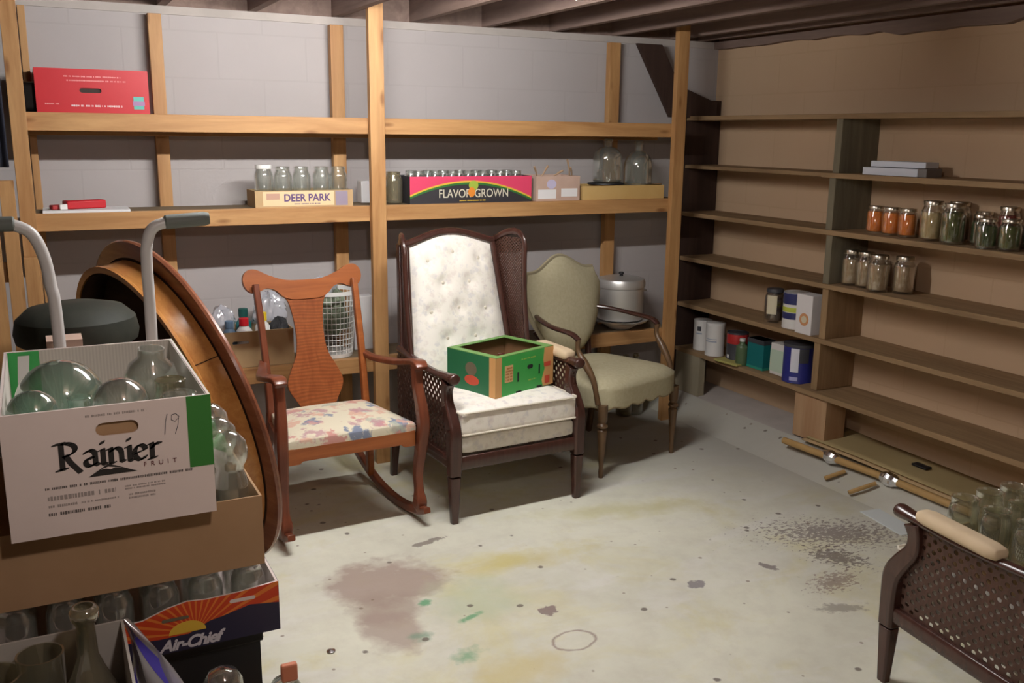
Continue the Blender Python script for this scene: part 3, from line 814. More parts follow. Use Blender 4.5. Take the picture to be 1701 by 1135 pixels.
for i, y in enumerate((3.155, 3.063, 2.972)):
    make_jar('carrot_jar', ['jar of orange carrots nearest the upright board, leftmost of three', 'middle of the three jars of orange carrots', 'rightmost of the three orange carrot jars'][i], 0.041, 0.128, (XM, y, z3), steel, carrot, group='jars of orange carrots', fill=0.80, neck=0.8)
for i, (x, y, r, h, ct, lb, gr) in enumerate((
        (3.49, 2.835, 0.049, 0.172, apples, 'tall jar of pale yellow fruit right of the carrot jars', None),
        (3.47, 2.712, 0.049, 0.170, beans, 'tall jar of olive green beans beside the pale fruit jar', None),
        (3.60, 2.79, 0.049, 0.170, apples, 'tall pale jar half hidden behind the green bean jar', None),
        (3.53, 2.625, 0.038, 0.128, pickles, 'pint jar of dark greens just right of the tall green bean jar', None),
        (3.45, 2.535, 0.042, 0.122, pickles, 'short jar of dark greens at the shelf edge in front of the red jar', None),
        (3.47, 2.445, 0.043, 0.126, beans, 'short jar of bright green vegetables at the right edge, second from last', None),
        (3.62, 2.68, 0.040, 0.135, redf, 'dark red jar at the back behind the pint of greens', None),
        (3.60, 2.55, 0.045, 0.165, redf, 'tall jar of red preserves standing behind the short green jars', None),
        (3.50, 2.345, 0.043, 0.128, pickles, 'green jar cut by the right edge of the picture', None),
        (3.61, 2.44, 0.043, 0.128, pickles, 'jar of dark greens against the wall behind the bright green jar', None))):
    make_jar('canning_jar', lb, r, h, (x, y, z3), steel, ct, group='mixed preserves on the jar shelf', fill=0.78 if ct is not apples else 0.72)
for i, (x, y, r) in enumerate(((3.50, 3.275, 0.044), (3.50, 3.185, 0.044), (3.47, 3.082, 0.050), (3.535, 2.992, 0.047))):
    make_jar('canning_jar', ['first quart jar of beige contents beside the upright, lower jar shelf', 'second quart jar of beige contents from the upright', 'widest and nearest of the four beige quart jars', 'last and most shaded of the four beige quart jars'][i], r, 0.170, (x, y, S[3] + TH), steel, meat, group='beige quart jars on the lower jar shelf', fill=0.74)

# boxes of lids
t = thing('canning_lid_box', 'white flat box at the bottom of the pair on the right wall shelf', 'box', (3.50, 3.06, S[1] + TH), 0.03)
MB().b2(-0.05, 0.05, -0.15, 0.15, 0, 0.034).build('box', P('bluish_white_card', (0.72, 0.75, 0.82), 0.6), t, smooth=0, bevel=0.002)
MB().b2(-0.051, 0.051, -0.197, -0.152, 0, 0.036).build('dark_end', P('grey_end', (0.20, 0.18, 0.17), 0.6), t, smooth=0, bevel=0.002)
t = MB().b2(-0.045, 0.045, -0.15, 0.14, 0, 0.026).build('canning_lid_box', MT['bluish_white_card'], None, smooth=0, bevel=0.002, loc=(3.525, 3.05, S[1] + TH + 0.037), rz=0.06)
tag(t, 'thin white box lying on top of the other white box on the wall shelf', 'box')

# tins and packets on the right wall shelves
def tin(name, label, r, h, loc, m, bands=(), cat='can', lidm=None, group=None, sq=None):
    t = thing(name, label, cat, loc, 0.0, group)
    if sq:
        MB().b2(-sq[0] / 2, sq[0] / 2, -sq[1] / 2, sq[1] / 2, 0, h).build('body', m, t, smooth=0, bevel=0.003)
        for z0, z1, bm_ in bands: MB().b2(-sq[0] / 2 - .0008, sq[0] / 2 + .0008, -sq[1] / 2 - .0008, sq[1] / 2 + .0008, z0 * h, z1 * h).build('label_band', bm_, t, smooth=0)
    else:
        MB().lathe([(r, 0.0), (r * 1.02, 0.003), (r, 0.006), (r, h - 0.006), (r * 1.02, h - 0.003), (r * 1.0, h), (r * 0.94, h), (r * 0.93, h - 0.005), (0.0001, h - 0.005)], 28).build('body', m, t)
        for z0, z1, bm_ in bands: MB().lathe([(r + .0007, z0 * h), (r + .001, z0 * h + .001), (r + .001, z1 * h - .001), (r + .0007, z1 * h)], 28, cap=False).build('label_band', bm_, t)
        if lidm: MB().lathe([(r * 1.03, h - 0.012), (r * 1.03, h + 0.002), (r * 0.98, h + 0.003), (0.0001, h + 0.003)], 28).build('lid', lidm, t)
    return t
def side(tn, name, m, r, z0, z1, a0, a1):
    """label patch wrapped on a can between angles (degrees, 180 = towards -x)"""
    def f(u, v):
        a = math.radians(a0 + (a1 - a0) * u); return V(((r + 0.002) * math.cos(a), (r + 0.002) * math.sin(a), z0 + (z1 - z0) * v))
    b = MB(); b.surf(f, 10, 1); return b.build(name, m, tn)
whitec = P('white_tin', (0.70, 0.68, 0.66), 0.35)
bluep = P('royal_blue', (0.03, 0.035, 0.22), 0.35)
dgrey = P('charcoal_print', (0.05, 0.05, 0.06), 0.5)
tealp = P('teal_print', (0.01, 0.16, 0.17), 0.4)
limep = P('lime_yellow', (0.50, 0.55, 0.08), 0.4)
creamc = P('cream_print', (0.65, 0.58, 0.42), 0.5)
ZS6, ZS5 = 0.353, S[4] + TH
t = tin('paint_can', 'white can with a small dark square mark, leftmost on the low shelf', 0.053, 0.180, (3.50, 4.37, ZS6), whitec, cat='can')
side(t, 'logo_mark', dgrey, 0.053, 0.118, 0.145, 196, 222)
side(t, 'print_line', P('steel_blue_print', (0.25, 0.30, 0.42), 0.5), 0.053, 0.10, 0.106, 190, 228)
t = tin('canister', 'white canister with a swirl line, second on the low shelf', 0.055, 0.190, (3.47, 4.215, ZS6), whitec, lidm=whitec)
side(t, 'swirl_line', MT['steel_blue_print'], 0.055, 0.085, 0.09, 170, 240)
side(t, 'swirl_line', MT['steel_blue_print'], 0.055, 0.10, 0.103, 180, 240)
t = tin('dark_can', 'dark can with a red band beside the white canister', 0.060, 0.165, (3.50, 4.055, ZS6), dgrey, bands=((0.62, 0.95, P('deep_red_print', (0.45, 0.03, 0.03), 0.4)),))
side(t, 'white_print', labelw, 0.060, 0.02, 0.04, 170, 185)
make_jar('green_bottle', 'small olive bottle with a pale label in front of the teal packet', 0.034, 0.150, (3.45, 3.955, ZS6), whitec, None, P('bottle_green_plastic', (0.09, 0.14, 0.07), 0.35), cat='bottle', neck=0.45, sh=0.75)
t = tin('teal_packet', 'teal blue packet standing in the middle of the low shelf', 0, 0.165, (3.50, 3.86, ZS6), tealp, bands=((0.0, 0.08, P('sea_green_print', (0.03, 0.30, 0.22), 0.4)), (0.85, 1.0, dgrey)), cat='packet', sq=(0.08, 0.13))
t = tin('white_packet', 'white and pale green carton behind the blue tub on the low shelf', 0, 0.170, (3.52, 3.70, ZS6), whitec, bands=((0.1, 0.8, P('pale_green_print', (0.50, 0.62, 0.50), 0.5)),), cat='packet', sq=(0.10, 0.10))
t = tin('blue_tub', 'large royal blue tub with a splash picture, last on the low left shelf', 0.080, 0.200, (3.495, 3.565, ZS6), bluep, cat='tub', lidm=dgrey)
side(t, 'splash_print', P('pale_splash', (0.68, 0.68, 0.76), 0.4), 0.080, 0.06, 0.185, 196, 226)
side(t, 'dark_print', dgrey, 0.080, 0.11, 0.185, 226, 262)
side(t, 'pale_lettering', P('lavender_print', (0.42, 0.42, 0.70), 0.4), 0.080, 0.015, 0.035, 195, 225)
o = MB().b2(-0.05, 0.05, -0.09, 0.09, 0, 0.012).build('yellow_packet', P('mustard_film', (0.42, 0.38, 0.12), 0.6), None, smooth=0, bevel=0.003, loc=(3.435, 4.02, ZS6 - 0.0), rz=0.1)
tag(o, 'flat mustard yellow packet lying at the front of the low shelf', 'packet')
t = make_jar('label_jar', 'brown jar with a cream label, leftmost on the shelf above the paint cans', 0.053, 0.180, (3.50, 3.78, ZS5), dgrey, P('cocoa_contents', (0.10, 0.06, 0.035), 0.6), fill=0.85)
side(t, 'label', creamc, 0.055, 0.05, 0.15, 185, 240)
t = tin('blue_bag', 'blue, white and lime packet between the brown jar and the white carton', 0.066, 0.188, (3.50, 3.62, ZS5), whitec, cat='packet', bands=((0.68, 1.0, P('navy_pack', (0.03, 0.035, 0.13), 0.35)), (0.47, 0.60, limep), (0.27, 0.45, P('navy_pack', (0.03, 0.035, 0.13), 0.35))))
t = thing('dry_goods_carton', 'white carton with an orange round picture against the upright board', 'carton', (3.46, 3.475, ZS5), 0.0)
MB().b2(-0.045, 0.045, -0.055, 0.055, 0, 0.20).build('body', P('pinkish_white_card', (0.74, 0.70, 0.70), 0.5), t, smooth=0, bevel=0.002)
MB().lathe([(0.032, 0), (0.032, 0.0008)], 24, Matrix.Translation((-0.0455, -0.005, 0.075)) @ Matrix.Rotation(-PI / 2, 4, 'Y')).build('round_picture', P('orange_picture', (0.62, 0.30, 0.14), 0.5), t)
MB().lathe([(0.018, 0), (0.018, 0.0008)], 24, Matrix.Translation((-0.0465, -0.005, 0.075)) @ Matrix.Rotation(-PI / 2, 4, 'Y')).build('round_picture', creamc, t)

# --- middle shelf: water box and jars
DPX, DPY = 1.075, 4.35
t, W_, D_, H_ = carton('cardboard_tray', 'low tan tray with purple lettering holding five empty jars', 'box', 0.885, 1.335, 4.275, 4.45, ZL, 1.336, card2)
fy = -D_ / 2
patch('print_panel', P('beige_print_panel', (0.72, 0.55, 0.33), 0.6), t, rect(-0.19, 0.135, 0.006, 0.070), fy)
purp = P('purple_print', (0.10, 0.055, 0.17), 0.6)
text('lettering', 'DEER PARK', 0.046, purp, t, (0.01, fy - 0.0009, 0.040), offset=0.0012, sx=0.92)
dashes('small_lettering', 0.12, 0.005, purp, t, (0.01, fy - 0.0007, 0.014))
patch('faded_mark', P('faded_rose', (0.50, 0.30, 0.22), 0.6), t, rect(-0.175, -0.115, 0.035, 0.062), fy - 0.0007)
patch('dark_label', P('violet_grey_label', (0.28, 0.23, 0.30), 0.6), t, rect(0.142, 0.200, 0.004, 0.070), fy)
dj = make_jar('empty_jar', 'empty jar with a white screw lid, leftmost of five in the tray', 0.043, 0.180, (0.945, 4.36, ZL + 0.006), steelw, None, group='empty jars in the printed tray')
for i, x in enumerate((1.032, 1.118, 1.212, 1.292)):
    make_jar('empty_jar', ['second empty jar from the left in the printed tray', 'middle empty jar of the five in the printed tray', 'fourth empty jar from the left in the printed tray', 'rightmost empty jar in the printed tray, beside the dark label'][i], 0.042, 0.172, (x, 4.36, ZL + 0.006), None, None, group='empty jars in the printed tray')
tag(MB().b2(-0.095, 0.095, -0.035, 0.035, 0, 0.105).build('white_package', labelw, None, smooth=0, bevel=0.004, loc=(1.52, 4.46, ZL)), 'white wrapped package seen on both sides of the middle post', 'package')

# --- Flavor Grown tray
t, W_, D_, H_ = carton('fruit_tray', 'black and pink fruit tray with a grape mark, full of jars', 'box', 1.617, 2.275, 4.272, 4.49, ZL, 1.392, P('tray_black', (0.028, 0.026, 0.032), 0.6))
fy = -D_ / 2; X0 = -W_ / 2
def archz(x, top=0.100, drop=0.075): return top - drop * (abs(x + 0.02) / 0.33) ** 2.0
xs_ = [X0 + W_ * i / 30 for i in range(31)]
pk = P('hot_pink_print', (0.72, 0.06, 0.14), 0.5)
patch('pink_panel', pk, t, [(x, archz(x) + 0.008) for x in xs_] + [(W_ / 2, H_), (-W_ / 2, H_)], fy)
patch('yellow_arc', P('gold_print', (0.70, 0.48, 0.05), 0.5), t, [(x, archz(x)) for x in xs_] + [(x, archz(x) + 0.008) for x in xs_[::-1]], fy)
patch('green_arc', P('dark_green_print', (0.03, 0.16, 0.03), 0.5), t, [(x, archz(x) - 0.010) for x in xs_] + [(x, archz(x)) for x in xs_[::-1]], fy)
cw = P('cream_lettering', (0.70, 0.66, 0.52), 0.5)
text('lettering', 'FLAVOR', 0.058, cw, t, (-0.095, fy - 0.001, 0.045), sx=0.82)
text('lettering', 'GROWN', 0.058, cw, t, (0.105, fy - 0.001, 0.045), sx=0.82)
patch('fruit_mark', P('lime_print', (0.36, 0.48, 0.06), 0.5), t, [(0.005 + 0.026 * math.cos(a), 0.085 + 0.024 * math.sin(a)) for a in [2 * PI * k / 16 for k in range(16)]], fy - 0.001)
patch('fruit_mark', P('orange_print', (0.75, 0.25, 0.03), 0.5), t, [(-0.005 + 0.019 * math.cos(a), 0.053 + 0.024 * math.sin(a)) for a in [2 * PI * k / 16 for k in range(16)]], fy - 0.0017)
dashes('small_lettering', 0.14, 0.006, MT['gold_print'], t, (0.0, fy - 0.0007, 0.012))
j0 = make_jar('empty_jar', 'upright empty glass jar standing in the black and pink tray', 0.038, 0.148, (1.70, 4.335, ZL + 0.006), None, None, group='jars in the black and pink tray', n=16)
rr = random.Random(5)
for i in range(1, 14):
    r_, c_ = i // 7, i % 7
    dup(j0, (1.685 + 0.088 * c_ + rr.uniform(-.004, .004), 4.335 + 0.098 * r_, ZL + 0.006), rr.random() * 3)
j0.location = (1.685, 4.335, ZL + 0.006)
o = make_jar('empty_jar', 'dark-looking empty jar leaning at the left end outside the pink tray', 0.045, 0.150, (1.565, 4.36, ZL + 0.001), None, None, glassa)

# --- pinkish box with dry stalks
t, W_, D_, H_ = carton('small_carton', 'small pinkish tan box with two white labels and dry stalks', 'box', 2.303, 2.562, 4.272, 4.47, ZL, 1.388, cardpink)
fy = -D_ / 2
patch('white_label', labelw, t, rect(-0.118, -0.012, 0.012, 0.058), fy)
patch('white_label', labelw, t, rect(0.018, 0.115, 0.020, 0.062), fy)
patch('violet_mark', P('pale_violet', (0.55, 0.50, 0.68), 0.6), t, [(-0.04 + 0.028 * math.cos(a), 0.085 + 0.024 * math.sin(a)) for a in [2 * PI * k / 16 for k in range(16)]], fy)
stalk = P('dry_stalk', (0.42, 0.28, 0.17), 0.9)
for i, (p0, p1) in enumerate((((2.34, 4.35, 1.33), (2.31, 4.31, 1.435)), ((2.33, 4.33, 1.34), (2.385, 4.30, 1.44)), ((2.36, 4.34, 1.33), (2.48, 4.31, 1.415)), ((2.53, 4.34, 1.32), (2.505, 4.31, 1.47)), ((2.55, 4.36, 1.33), (2.53, 4.32, 1.43)))):
    tw = MB(); tw.sweep(spline([p0, ((p0[0] + p1[0]) / 2 + 0.01, (p0[1] + p1[1]) / 2, (p0[2] + p1[2]) / 2 + 0.01), p1], 4), [0.004] * 6 + [0.006] * 3, n=6)
    tag(tw.build('dry_stalk', stalk), ['short dry stalk poking up at the far left of the pinkish box', 'dry stalk leaning right at the left end of the pinkish box', 'low dry stalk lying across the pinkish box', 'tallest dry stalk at the right end of the pinkish box', 'dry stalk at the right rim of the pinkish box'][i], 'stalk', 'dry stalks in the pinkish box')

# --- shallow board tray with two big jugs
t, W_, D_, H_ = carton('board_tray', 'shallow yellow-tan tray at the right end of the middle shelf', 'box', 2.585, 3.10, 4.272, 4.49, ZL, 1.334, cardy)
for i, (x, z, lb) in enumerate(((2.80, 1.3475, 'left of the two big clear jugs, standing on the black disc'), (3.000, ZL + 0.006, 'right of the two big clear jugs in the yellow tray'))):
    bottle('glass_jug', lb, jug_prof(0.080, 0.23 if i == 0 else 0.30, 0.022), glass, (x, 4.385, z), group='big clear jugs on the middle shelf')
MB_ = MB().lathe([(0.0001, 0.0), (0.098, 0.0), (0.102, 0.002), (0.100, 0.008), (0.08, 0.011), (0.0001, 0.011)], 32)
tag(MB_.build('black_plate', black, None, loc=(2.79, 4.378, 1.3355)), 'black round disc lying across the yellow tray under the left jug', 'plate')
tag(MB().b2(-0.05, 0.05, -0.05, 0.05, 0, 0.006).build('metal_plate', foil, None, bevel=0.002, loc=(3.04, 4.33, 1.3365)), 'small shiny metal plate on the right corner of the yellow tray', 'plate')

# ------------------------------------------------------------ low shelf things on the rack
z0 = Z3
t, W_, D_, H_ = carton('tote_carton', 'tan cardboard carton of bottles and rags on the low shelf behind the rocking chair', 'box', 0.70, 1.035, 4.285, 4.49, z0, 0.702, card2, hole=(-0.075, 0.118, 0.075, 0.014))
def cap_bottle(lb, x, y, r, h, m, cm, tilt=(0, 0, 0)):
    t = thing('capped_bottle', lb, 'bottle', (x, y, z0 + 0.008), 0, 'bottles in the tan carton', rot=tilt)
    MB().lathe([(r * .9, 0), (r, 0.01), (r, h * 0.72), (r * 0.45, h * 0.84), (r * 0.45, h * 0.88), (0.0001, h * 0.88)], 18).build('body', m, t)
    MB().lathe([(r * 0.62, h * 0.84), (r * 0.62, h * 0.99), (r * 0.5, h), (0.0001, h)], 18).build('cap', cm, t)
cap_bottle('white bottle with a bright red cap in the tan carton', 0.82, 4.335, 0.036, 0.215, white, red)
cap_bottle('white bottle with a yellow cap in the tan carton', 0.905, 4.34, 0.034, 0.235, white, P('yellow_cap', (0.75, 0.52, 0.03), 0.4))
cap_bottle('steel blue bottle at the left end of the tan carton', 0.755, 4.345, 0.032, 0.205, P('slate_blue', (0.10, 0.16, 0.24), 0.4), P('slate_blue', (0.10, 0.16, 0.24), 0.4))
cap_bottle('dark teal bottle behind the red cap in the tan carton', 0.835, 4.42, 0.036, 0.245, tealp, P('dark_teal', (0.01, 0.08, 0.07), 0.4))
def crumple(name, lb, cat, m, c, s_, seed, lift=0.4, solid=0.0, group=None, n=14):
    r_ = random.Random(seed); ph = [r_.uniform(0, 6.28) for _ in range(9)]
    def f(u, v):
        a = u * 2 * PI; e = v * PI * 0.62
        k = 1 + 0.16 * math.sin(3 * a + ph[0] + 4 * v) + 0.10 * math.sin(7 * a + ph[1]) * math.sin(9 * v + ph[2]) + 0.07 * math.sin(13 * a + ph[3] + 11 * v)
        return V((s_[0] * k * math.sin(e) * math.cos(a), s_[1] * k * math.sin(e) * math.sin(a), s_[2] * (math.cos(e) * k + 0.0)))
    b = MB(); b.surf(f, n * 3, n, closed_u=True)
    o = b.build(name, m, None, loc=c, smooth=50, solid=solid)
    return tag(o, lb, cat, group)
crumple('plastic_bag', 'crumpled whitish plastic bag at the left of the tan carton', 'bag', bagm, (0.735, 4.43, 0.715), (0.06, 0.05, 0.075), 1)
crumple('plastic_bag', 'whitish plastic bag bunched up at the right of the tan carton', 'bag', bagm, (0.955, 4.43, 0.75), (0.075, 0.05, 0.09), 2)
crumple('dark_rag', 'dark cloth slumped over the right rim of the tan carton', 'cloth', P('dark_cloth', (0.02, 0.02, 0.022), 0.9), (0.985, 4.37, 0.685), (0.045, 0.055, 0.05), 4)
# laundry basket
t = thing('laundry_basket', 'round white lattice laundry basket with a pale green lining behind the oak chair', 'basket', (1.245, 4.375, z0))
RB0, RB1, HB = 0.095, 0.118, 0.325
MB().lathe([(RB1, HB - 0.02), (RB1 + 0.009, HB - 0.018), (RB1 + 0.010, HB), (RB1, HB), (RB1 - 0.002, HB - 0.02)], 40, cap=False).build('rim', steelw, t)
b = MB(); b.lathe([(0.0001, 0.001), (RB0, 0.001), (RB0 + 0.004, 0.02), (RB0, 0.02), (0.0001, 0.006)], 40, cap=False); b.build('base', steelw, t)
b = MB()
for i in range(34):
    a = 2 * PI * i / 34
    b.sweep([(RB0 * math.cos(a), RB0 * math.sin(a), 0.01), (RB1 * math.cos(a), RB1 * math.sin(a), HB - 0.01)], (0.0022, 0.0015), n=6, up=V((-math.sin(a), math.cos(a), 0)))
for j in range(1, 11):
    z = 0.01 + (HB - 0.03) * j / 11; r_ = RB0 + (RB1 - RB0) * z / HB
    b.sweep([(r_ * math.cos(2 * PI * i / 40), r_ * math.sin(2 * PI * i / 40), z) for i in range(40)], 0.002, n=6, closed=True)
b.build('lattice', steelw, t)
crumple('green_cloth', 'dull green cloth filling the white laundry basket', 'cloth', P('grey_green_cloth', (0.16, 0.19, 0.13), 0.95), (1.245, 4.375, 0.71), (0.078, 0.078, 0.14), 9)
crumple('plastic_bag', 'shiny plastic bag heaped on top of the laundry basket', 'bag', bagm, (1.20, 4.39, 0.855), (0.085, 0.06, 0.055), 11)
tag(MB().b2(-0.05, 0.05, -0.03, 0.03, 0, 0.27).build('white_box', labelw, None, smooth=0, bevel=0.003, loc=(1.42, 4.45, z0)), 'upright white box between the laundry basket and the middle post', 'box')
# canner pot and bowl
t = thing('canner_pot', 'large aluminium pot with a lid on the low shelf beside the right post', 'pot', (2.91, 4.375, 0.588))
MB().lathe([(0.125, 0), (0.128, 0.006), (0.128, 0.175), (0.133, 0.18), (0.133, 0.186), (0.122, 0.186), (0.122, 0.012), (0.0001, 0.012)], 40).build('body', alum, t)
MB().lathe([(0.136, 0.186), (0.136, 0.212), (0.130, 0.226), (0.09, 0.236), (0.0001, 0.240)], 40).build('lid', alum, t)
MB().lathe([(0.012, 0.238), (0.008, 0.246), (0.017, 0.254), (0.012, 0.262), (0.0001, 0.263)], 16).build('knob', black, t)
b = MB(); b.sweep(spline([(0.125, -0.03, 0.15), (0.155, -0.026, 0.152), (0.158, 0.026, 0.152), (0.125, 0.03, 0.15)], 5), 0.005, n=8); b.build('handle', alum, t)
MB().lathe([(0.150, 0.0), (0.156, 0.004), (0.160, 0.014), (0.154, 0.012), (0.12, 0.004), (0.0001, 0.004)], 40).build('drip_rim', alum, t, loc=(0, 0, -0.014))
t = MB().lathe([(0.0001, 0.0), (0.06, 0.0), (0.066, 0.004), (0.105, 0.03), (0.118, 0.037), (0.115, 0.038), (0.06, 0.010), (0.0001, 0.008)], 40).build('white_bowl', white, None, loc=(2.90, 4.355, z0))
tag(t, 'shallow white bowl under the aluminium pot', 'bowl')
for i, (x, lb) in enumerate(((2.98, 'clear bottle on the floor under the low shelf, left one'), (3.05, 'clear bottle on the floor under the low shelf by the right post'))):
    bottle('floor_bottle', lb, jug_prof(0.05, 0.36, 0.016), glassa, (x, 4.40, 0.0), 'bottle', n=18)

# ------------------------------------------------------------ cane panels
def cane(bm_, Wd, Hd, f, p=0.017, hole=0.36, diag=True):
    """square-cell cane sheet Wd x Hd, turned 45 degrees, cut to size, then mapped by f(x,y)"""
    tmp = bmesh.new(); R_ = math.hypot(Wd, Hd) / 2 + p
    n = int(R_ / p) + 1
    cs, sn = (math.cos(PI / 4), math.sin(PI / 4)) if diag else (1, 0)
    for i in range(-n, n):
        for j in range(-n, n):
            cx, cy = (i + .5) * p, (j + .5) * p
            X_, Y_ = cx * cs - cy * sn, cx * sn + cy * cs
            if abs(X_) > Wd / 2 + p or abs(Y_) > Hd / 2 + p: continue
            o_, i_ = [], []
            for k in range(8):
                a = PI / 4 * k
                ox = (1 if k in (7, 0, 1) else -1 if k in (3, 4, 5) else 0) * p / 2
                oy = (1 if k in (1, 2, 3) else -1 if k in (5, 6, 7) else 0) * p / 2
                for lst, (ax, ay) in ((o_, (ox, oy)), (i_, (p * hole * math.cos(a + PI / 8), p * hole * math.sin(a + PI / 8)))):
                    x, y = cx + ax, cy + ay
                    lst.append(tmp.verts.new((x * cs - y * sn, x * sn + y * cs, 0)))
            for k in range(8): tmp.faces.new((o_[k], o_[(k + 1) % 8], i_[(k + 1) % 8], i_[k]))
    for co, no in (((Wd / 2, 0, 0), (1, 0, 0)), ((-Wd / 2, 0, 0), (-1, 0, 0)), ((0, Hd / 2, 0), (0, 1, 0)), ((0, -Hd / 2, 0), (0, -1, 0))):
        bmesh.ops.bisect_plane(tmp, geom=tmp.verts[:] + tmp.edges[:] + tmp.faces[:], plane_co=co, plane_no=no, clear_outer=True)
    bmesh.ops.remove_doubles(tmp, verts=tmp.verts, dist=1e-5)
    mp = {v: bm_.verts.new(f(v.co.x / Wd + .5, v.co.y / Hd + .5)) for v in tmp.verts}
    for fc in tmp.faces:
        try: bm_.faces.new([mp[v] for v in fc.verts])
        except ValueError: pass
    tmp.free()

# ------------------------------------------------------------ wing chair
def backline(z):
    """front plane of the back: y at height z"""
    return 0.50 + (z - 0.46) * 0.235
def make_wing_chair(wings=True):
    t = thing('wing_chair' if wings else 'cane_armchair', 'high-backed wing chair with cream brocade cushions and dark cane sides', 'armchair')
    for s_ in (-1, 1):
        x = s_ * 0.305
        b = MB()
        b.sweep([(x, 0.0, 0.0), (x, 0.0, 0.205)], [(0.015, 0.015), (0.024, 0.024)], square=True, up=V((0, 1, 0)))
        b.build('leg', mahog, t, bevel=0.002)
        b = MB()
        b.sweep([(x, 0.615 + (0.25 - z) * 0.15, z) for z in (0.0, 0.25)], [(0.015, 0.015), (0.022, 0.022)], square=True, up=V((0, 1, 0)))
        b.build('leg', mahog, t, bevel=0.002)
        # front arm post: block at the rail, S-curve up to the arm knob
        b = MB()
        pts = [(x, 0.0, 0.212), (x, 0.0, 0.33), (x, 0.004, 0.40), (x, 0.030, 0.455), (x, 0.062, 0.51), (x, 0.066, 0.56), (x, 0.055, 0.60)]
        rd = [(0.026, 0.026), (0.028, 0.028), (0.026, 0.031), (0.024, 0.029), (0.021, 0.025), (0.020, 0.022), (0.024, 0.028)]
        b.sweep(spline(pts, 5), lerpl(rd, 5), square=True, up=V((0, 1, 0)))
        b.build('arm_post', mahog, t, bevel=0.002)
        b = MB()
        pts = [(x, -0.012, 0.622), (x, 0.0, 0.622), (x, 0.06, 0.620), (x, 0.20, 0.612), (x, 0.38, 0.622), (x * 0.99, 0.56, 0.640)]
        b.sweep(spline(pts, 5), lerpl([(0.020, 0.016), (0.027, 0.024), (0.023, 0.019), (0.019, 0.015), (0.019, 0.015), (0.019, 0.015)], 5), n=12)
        b.build('arm', mahog, t, bevel=0.0)
        if s_ > 0:
          b = MB(); b.cushion((x, 0.205, 0.643), (0.068, 0.27, 0.046), 0.9, 8); b.build('arm_pad', padcream, t, smooth=60)
        b = MB(); b.sweep([(x, 0.02, 0.262), (x, 0.62, 0.262)], (0.018, 0.028), square=True); b.build('side_rail', mahog, t, bevel=0.002)
        # cane under the arm
        b = MB()
        cane(b.bm, 0.53, 0.30, lambda u, v: V((x, 0.035 + 0.55 * u + 0.0 * v, 0.29 + (0.315 + 0.015 * u) * v)) if True else None, 0.0245, 0.31)
        b.build('cane_panel', canem, t, smooth=0, solid=0.0025)
        # back post
        b = MB()
        b.sweep([(s_ * (0.285 - 0.045 * max(0, z - 0.6) / 0.5), backline(z) + 0.03, z) for z in (0.24, 0.60, 0.9, 1.10)], [(0.022, 0.022), (0.020, 0.020), (0.018, 0.018), (0.017, 0.018)], square=True, up=V((0, 1, 0)))
        b.build('back_post', mahog, t, bevel=0.002)
        if not wings: continue
        # wing: outer bent rail and its cane
        def wf(z):   # front edge of the wing
            q = (z - 0.63) / 0.49
            return V((s_ * (0.300 + 0.006 * q), 0.435 + 0.05 * q + 0.018 * math.sin(q * PI), z))
        rail = [wf(z) for z in (0.63, 0.72, 0.82, 0.92, 1.02, 1.08)]
        rail += [V((s_ * 0.304, 0.505, 1.125)), V((s_ * 0.292, 0.55, 1.148)), V((s_ * 0.265, 0.61, 1.135)), V((s_ * 0.243, backline(1.1) + 0.03, 1.095))]
        b = MB(); b.sweep(spline(rail, 4), (0.016, 0.012), n=10, up=V((s_, 0, 0.0))); b.build('wing_rail', mahog, t)
        def wc(u, v):
            z = 0.645 + 0.475 * v
            a = wf(z); c_ = V((s_ * (0.288 - 0.045 * (z - 0.6) / 0.5), backline(z) + 0.02, z))
            p = a.lerp(c_, u)
            if v > 0.92: p.z -= 0.0
            return p
        b = MB(); cane(b.bm, 0.17, 0.48, wc, 0.0115, 0.30); b.build('cane_wing', canem, t, smooth=0, solid=0.0025)
    b = MB(); b.sweep([(-0.285, 0.0, 0.262), (0.285, 0.0, 0.262)], (0.018, 0.030), square=True); b.build('front_rail', mahog, t, bevel=0.002)
    b = MB(); b.sweep([(-0.285, 0.60, 0.262), (0.285, 0.60, 0.262)], (0.016, 0.028), square=True); b.build('rear_rail', mahog, t, bevel=0.002)
    b = MB(); b.cushion((0, 0.29, 0.335), (0.565, 0.60, 0.08), 0.55, 10); b.build('seat_deck', cream, t, smooth=60)
    b = MB(); b.cushion((0, 0.245, 0.43), (0.572, 0.535, 0.115), 0.42, 12, dome=0.018); q = b.build('seat_cushion', cream, t, smooth=60)
    for z in (0.478, 0.386):
        b = MB(); e = 0.012
        loop = [(-0.286, -0.012), (-0.274, -0.024), (0.274, -0.024), (0.286, -0.012), (0.286, 0.50), (-0.286, 0.50)]
        b.sweep([(x, y, z) for x, y in loop], 0.0045, n=6, closed=True); b.build('piping', creamp, q)
    # back upholstery
    def top(u): return 1.085 + 0.052 * math.sin(PI * u) ** 1.3 + 0.0
    def bk(u, v, front=True):
        zt = top(u); z = 0.47 + (zt - 0.47) * v
        hw = 0.258 - 0.046 * v
        x = -hw + 2 * hw * u
        bul = (1 - abs(2 * u - 1) ** 5) * (1 - abs(2 * v - 1) ** 7)
        y = backline(z) + 0.012 - 0.045 * bul
        if front:
            for bu, bv in TUFT: y += 0.018 * math.exp(-(((u - bu) * 0.5) ** 2 + ((v - bv) * 0.66) ** 2) / 0.0011)
        return V((x, y, z))
    TUFT = [(0.2, 0.86), (0.5, 0.88), (0.8, 0.86), (0.35, 0.68), (0.65, 0.68), (0.2, 0.5), (0.5, 0.5), (0.8, 0.5), (0.35, 0.3), (0.65, 0.3)]
    b = MB(); b.surf(lambda u, v: bk(u, v), 36, 48)
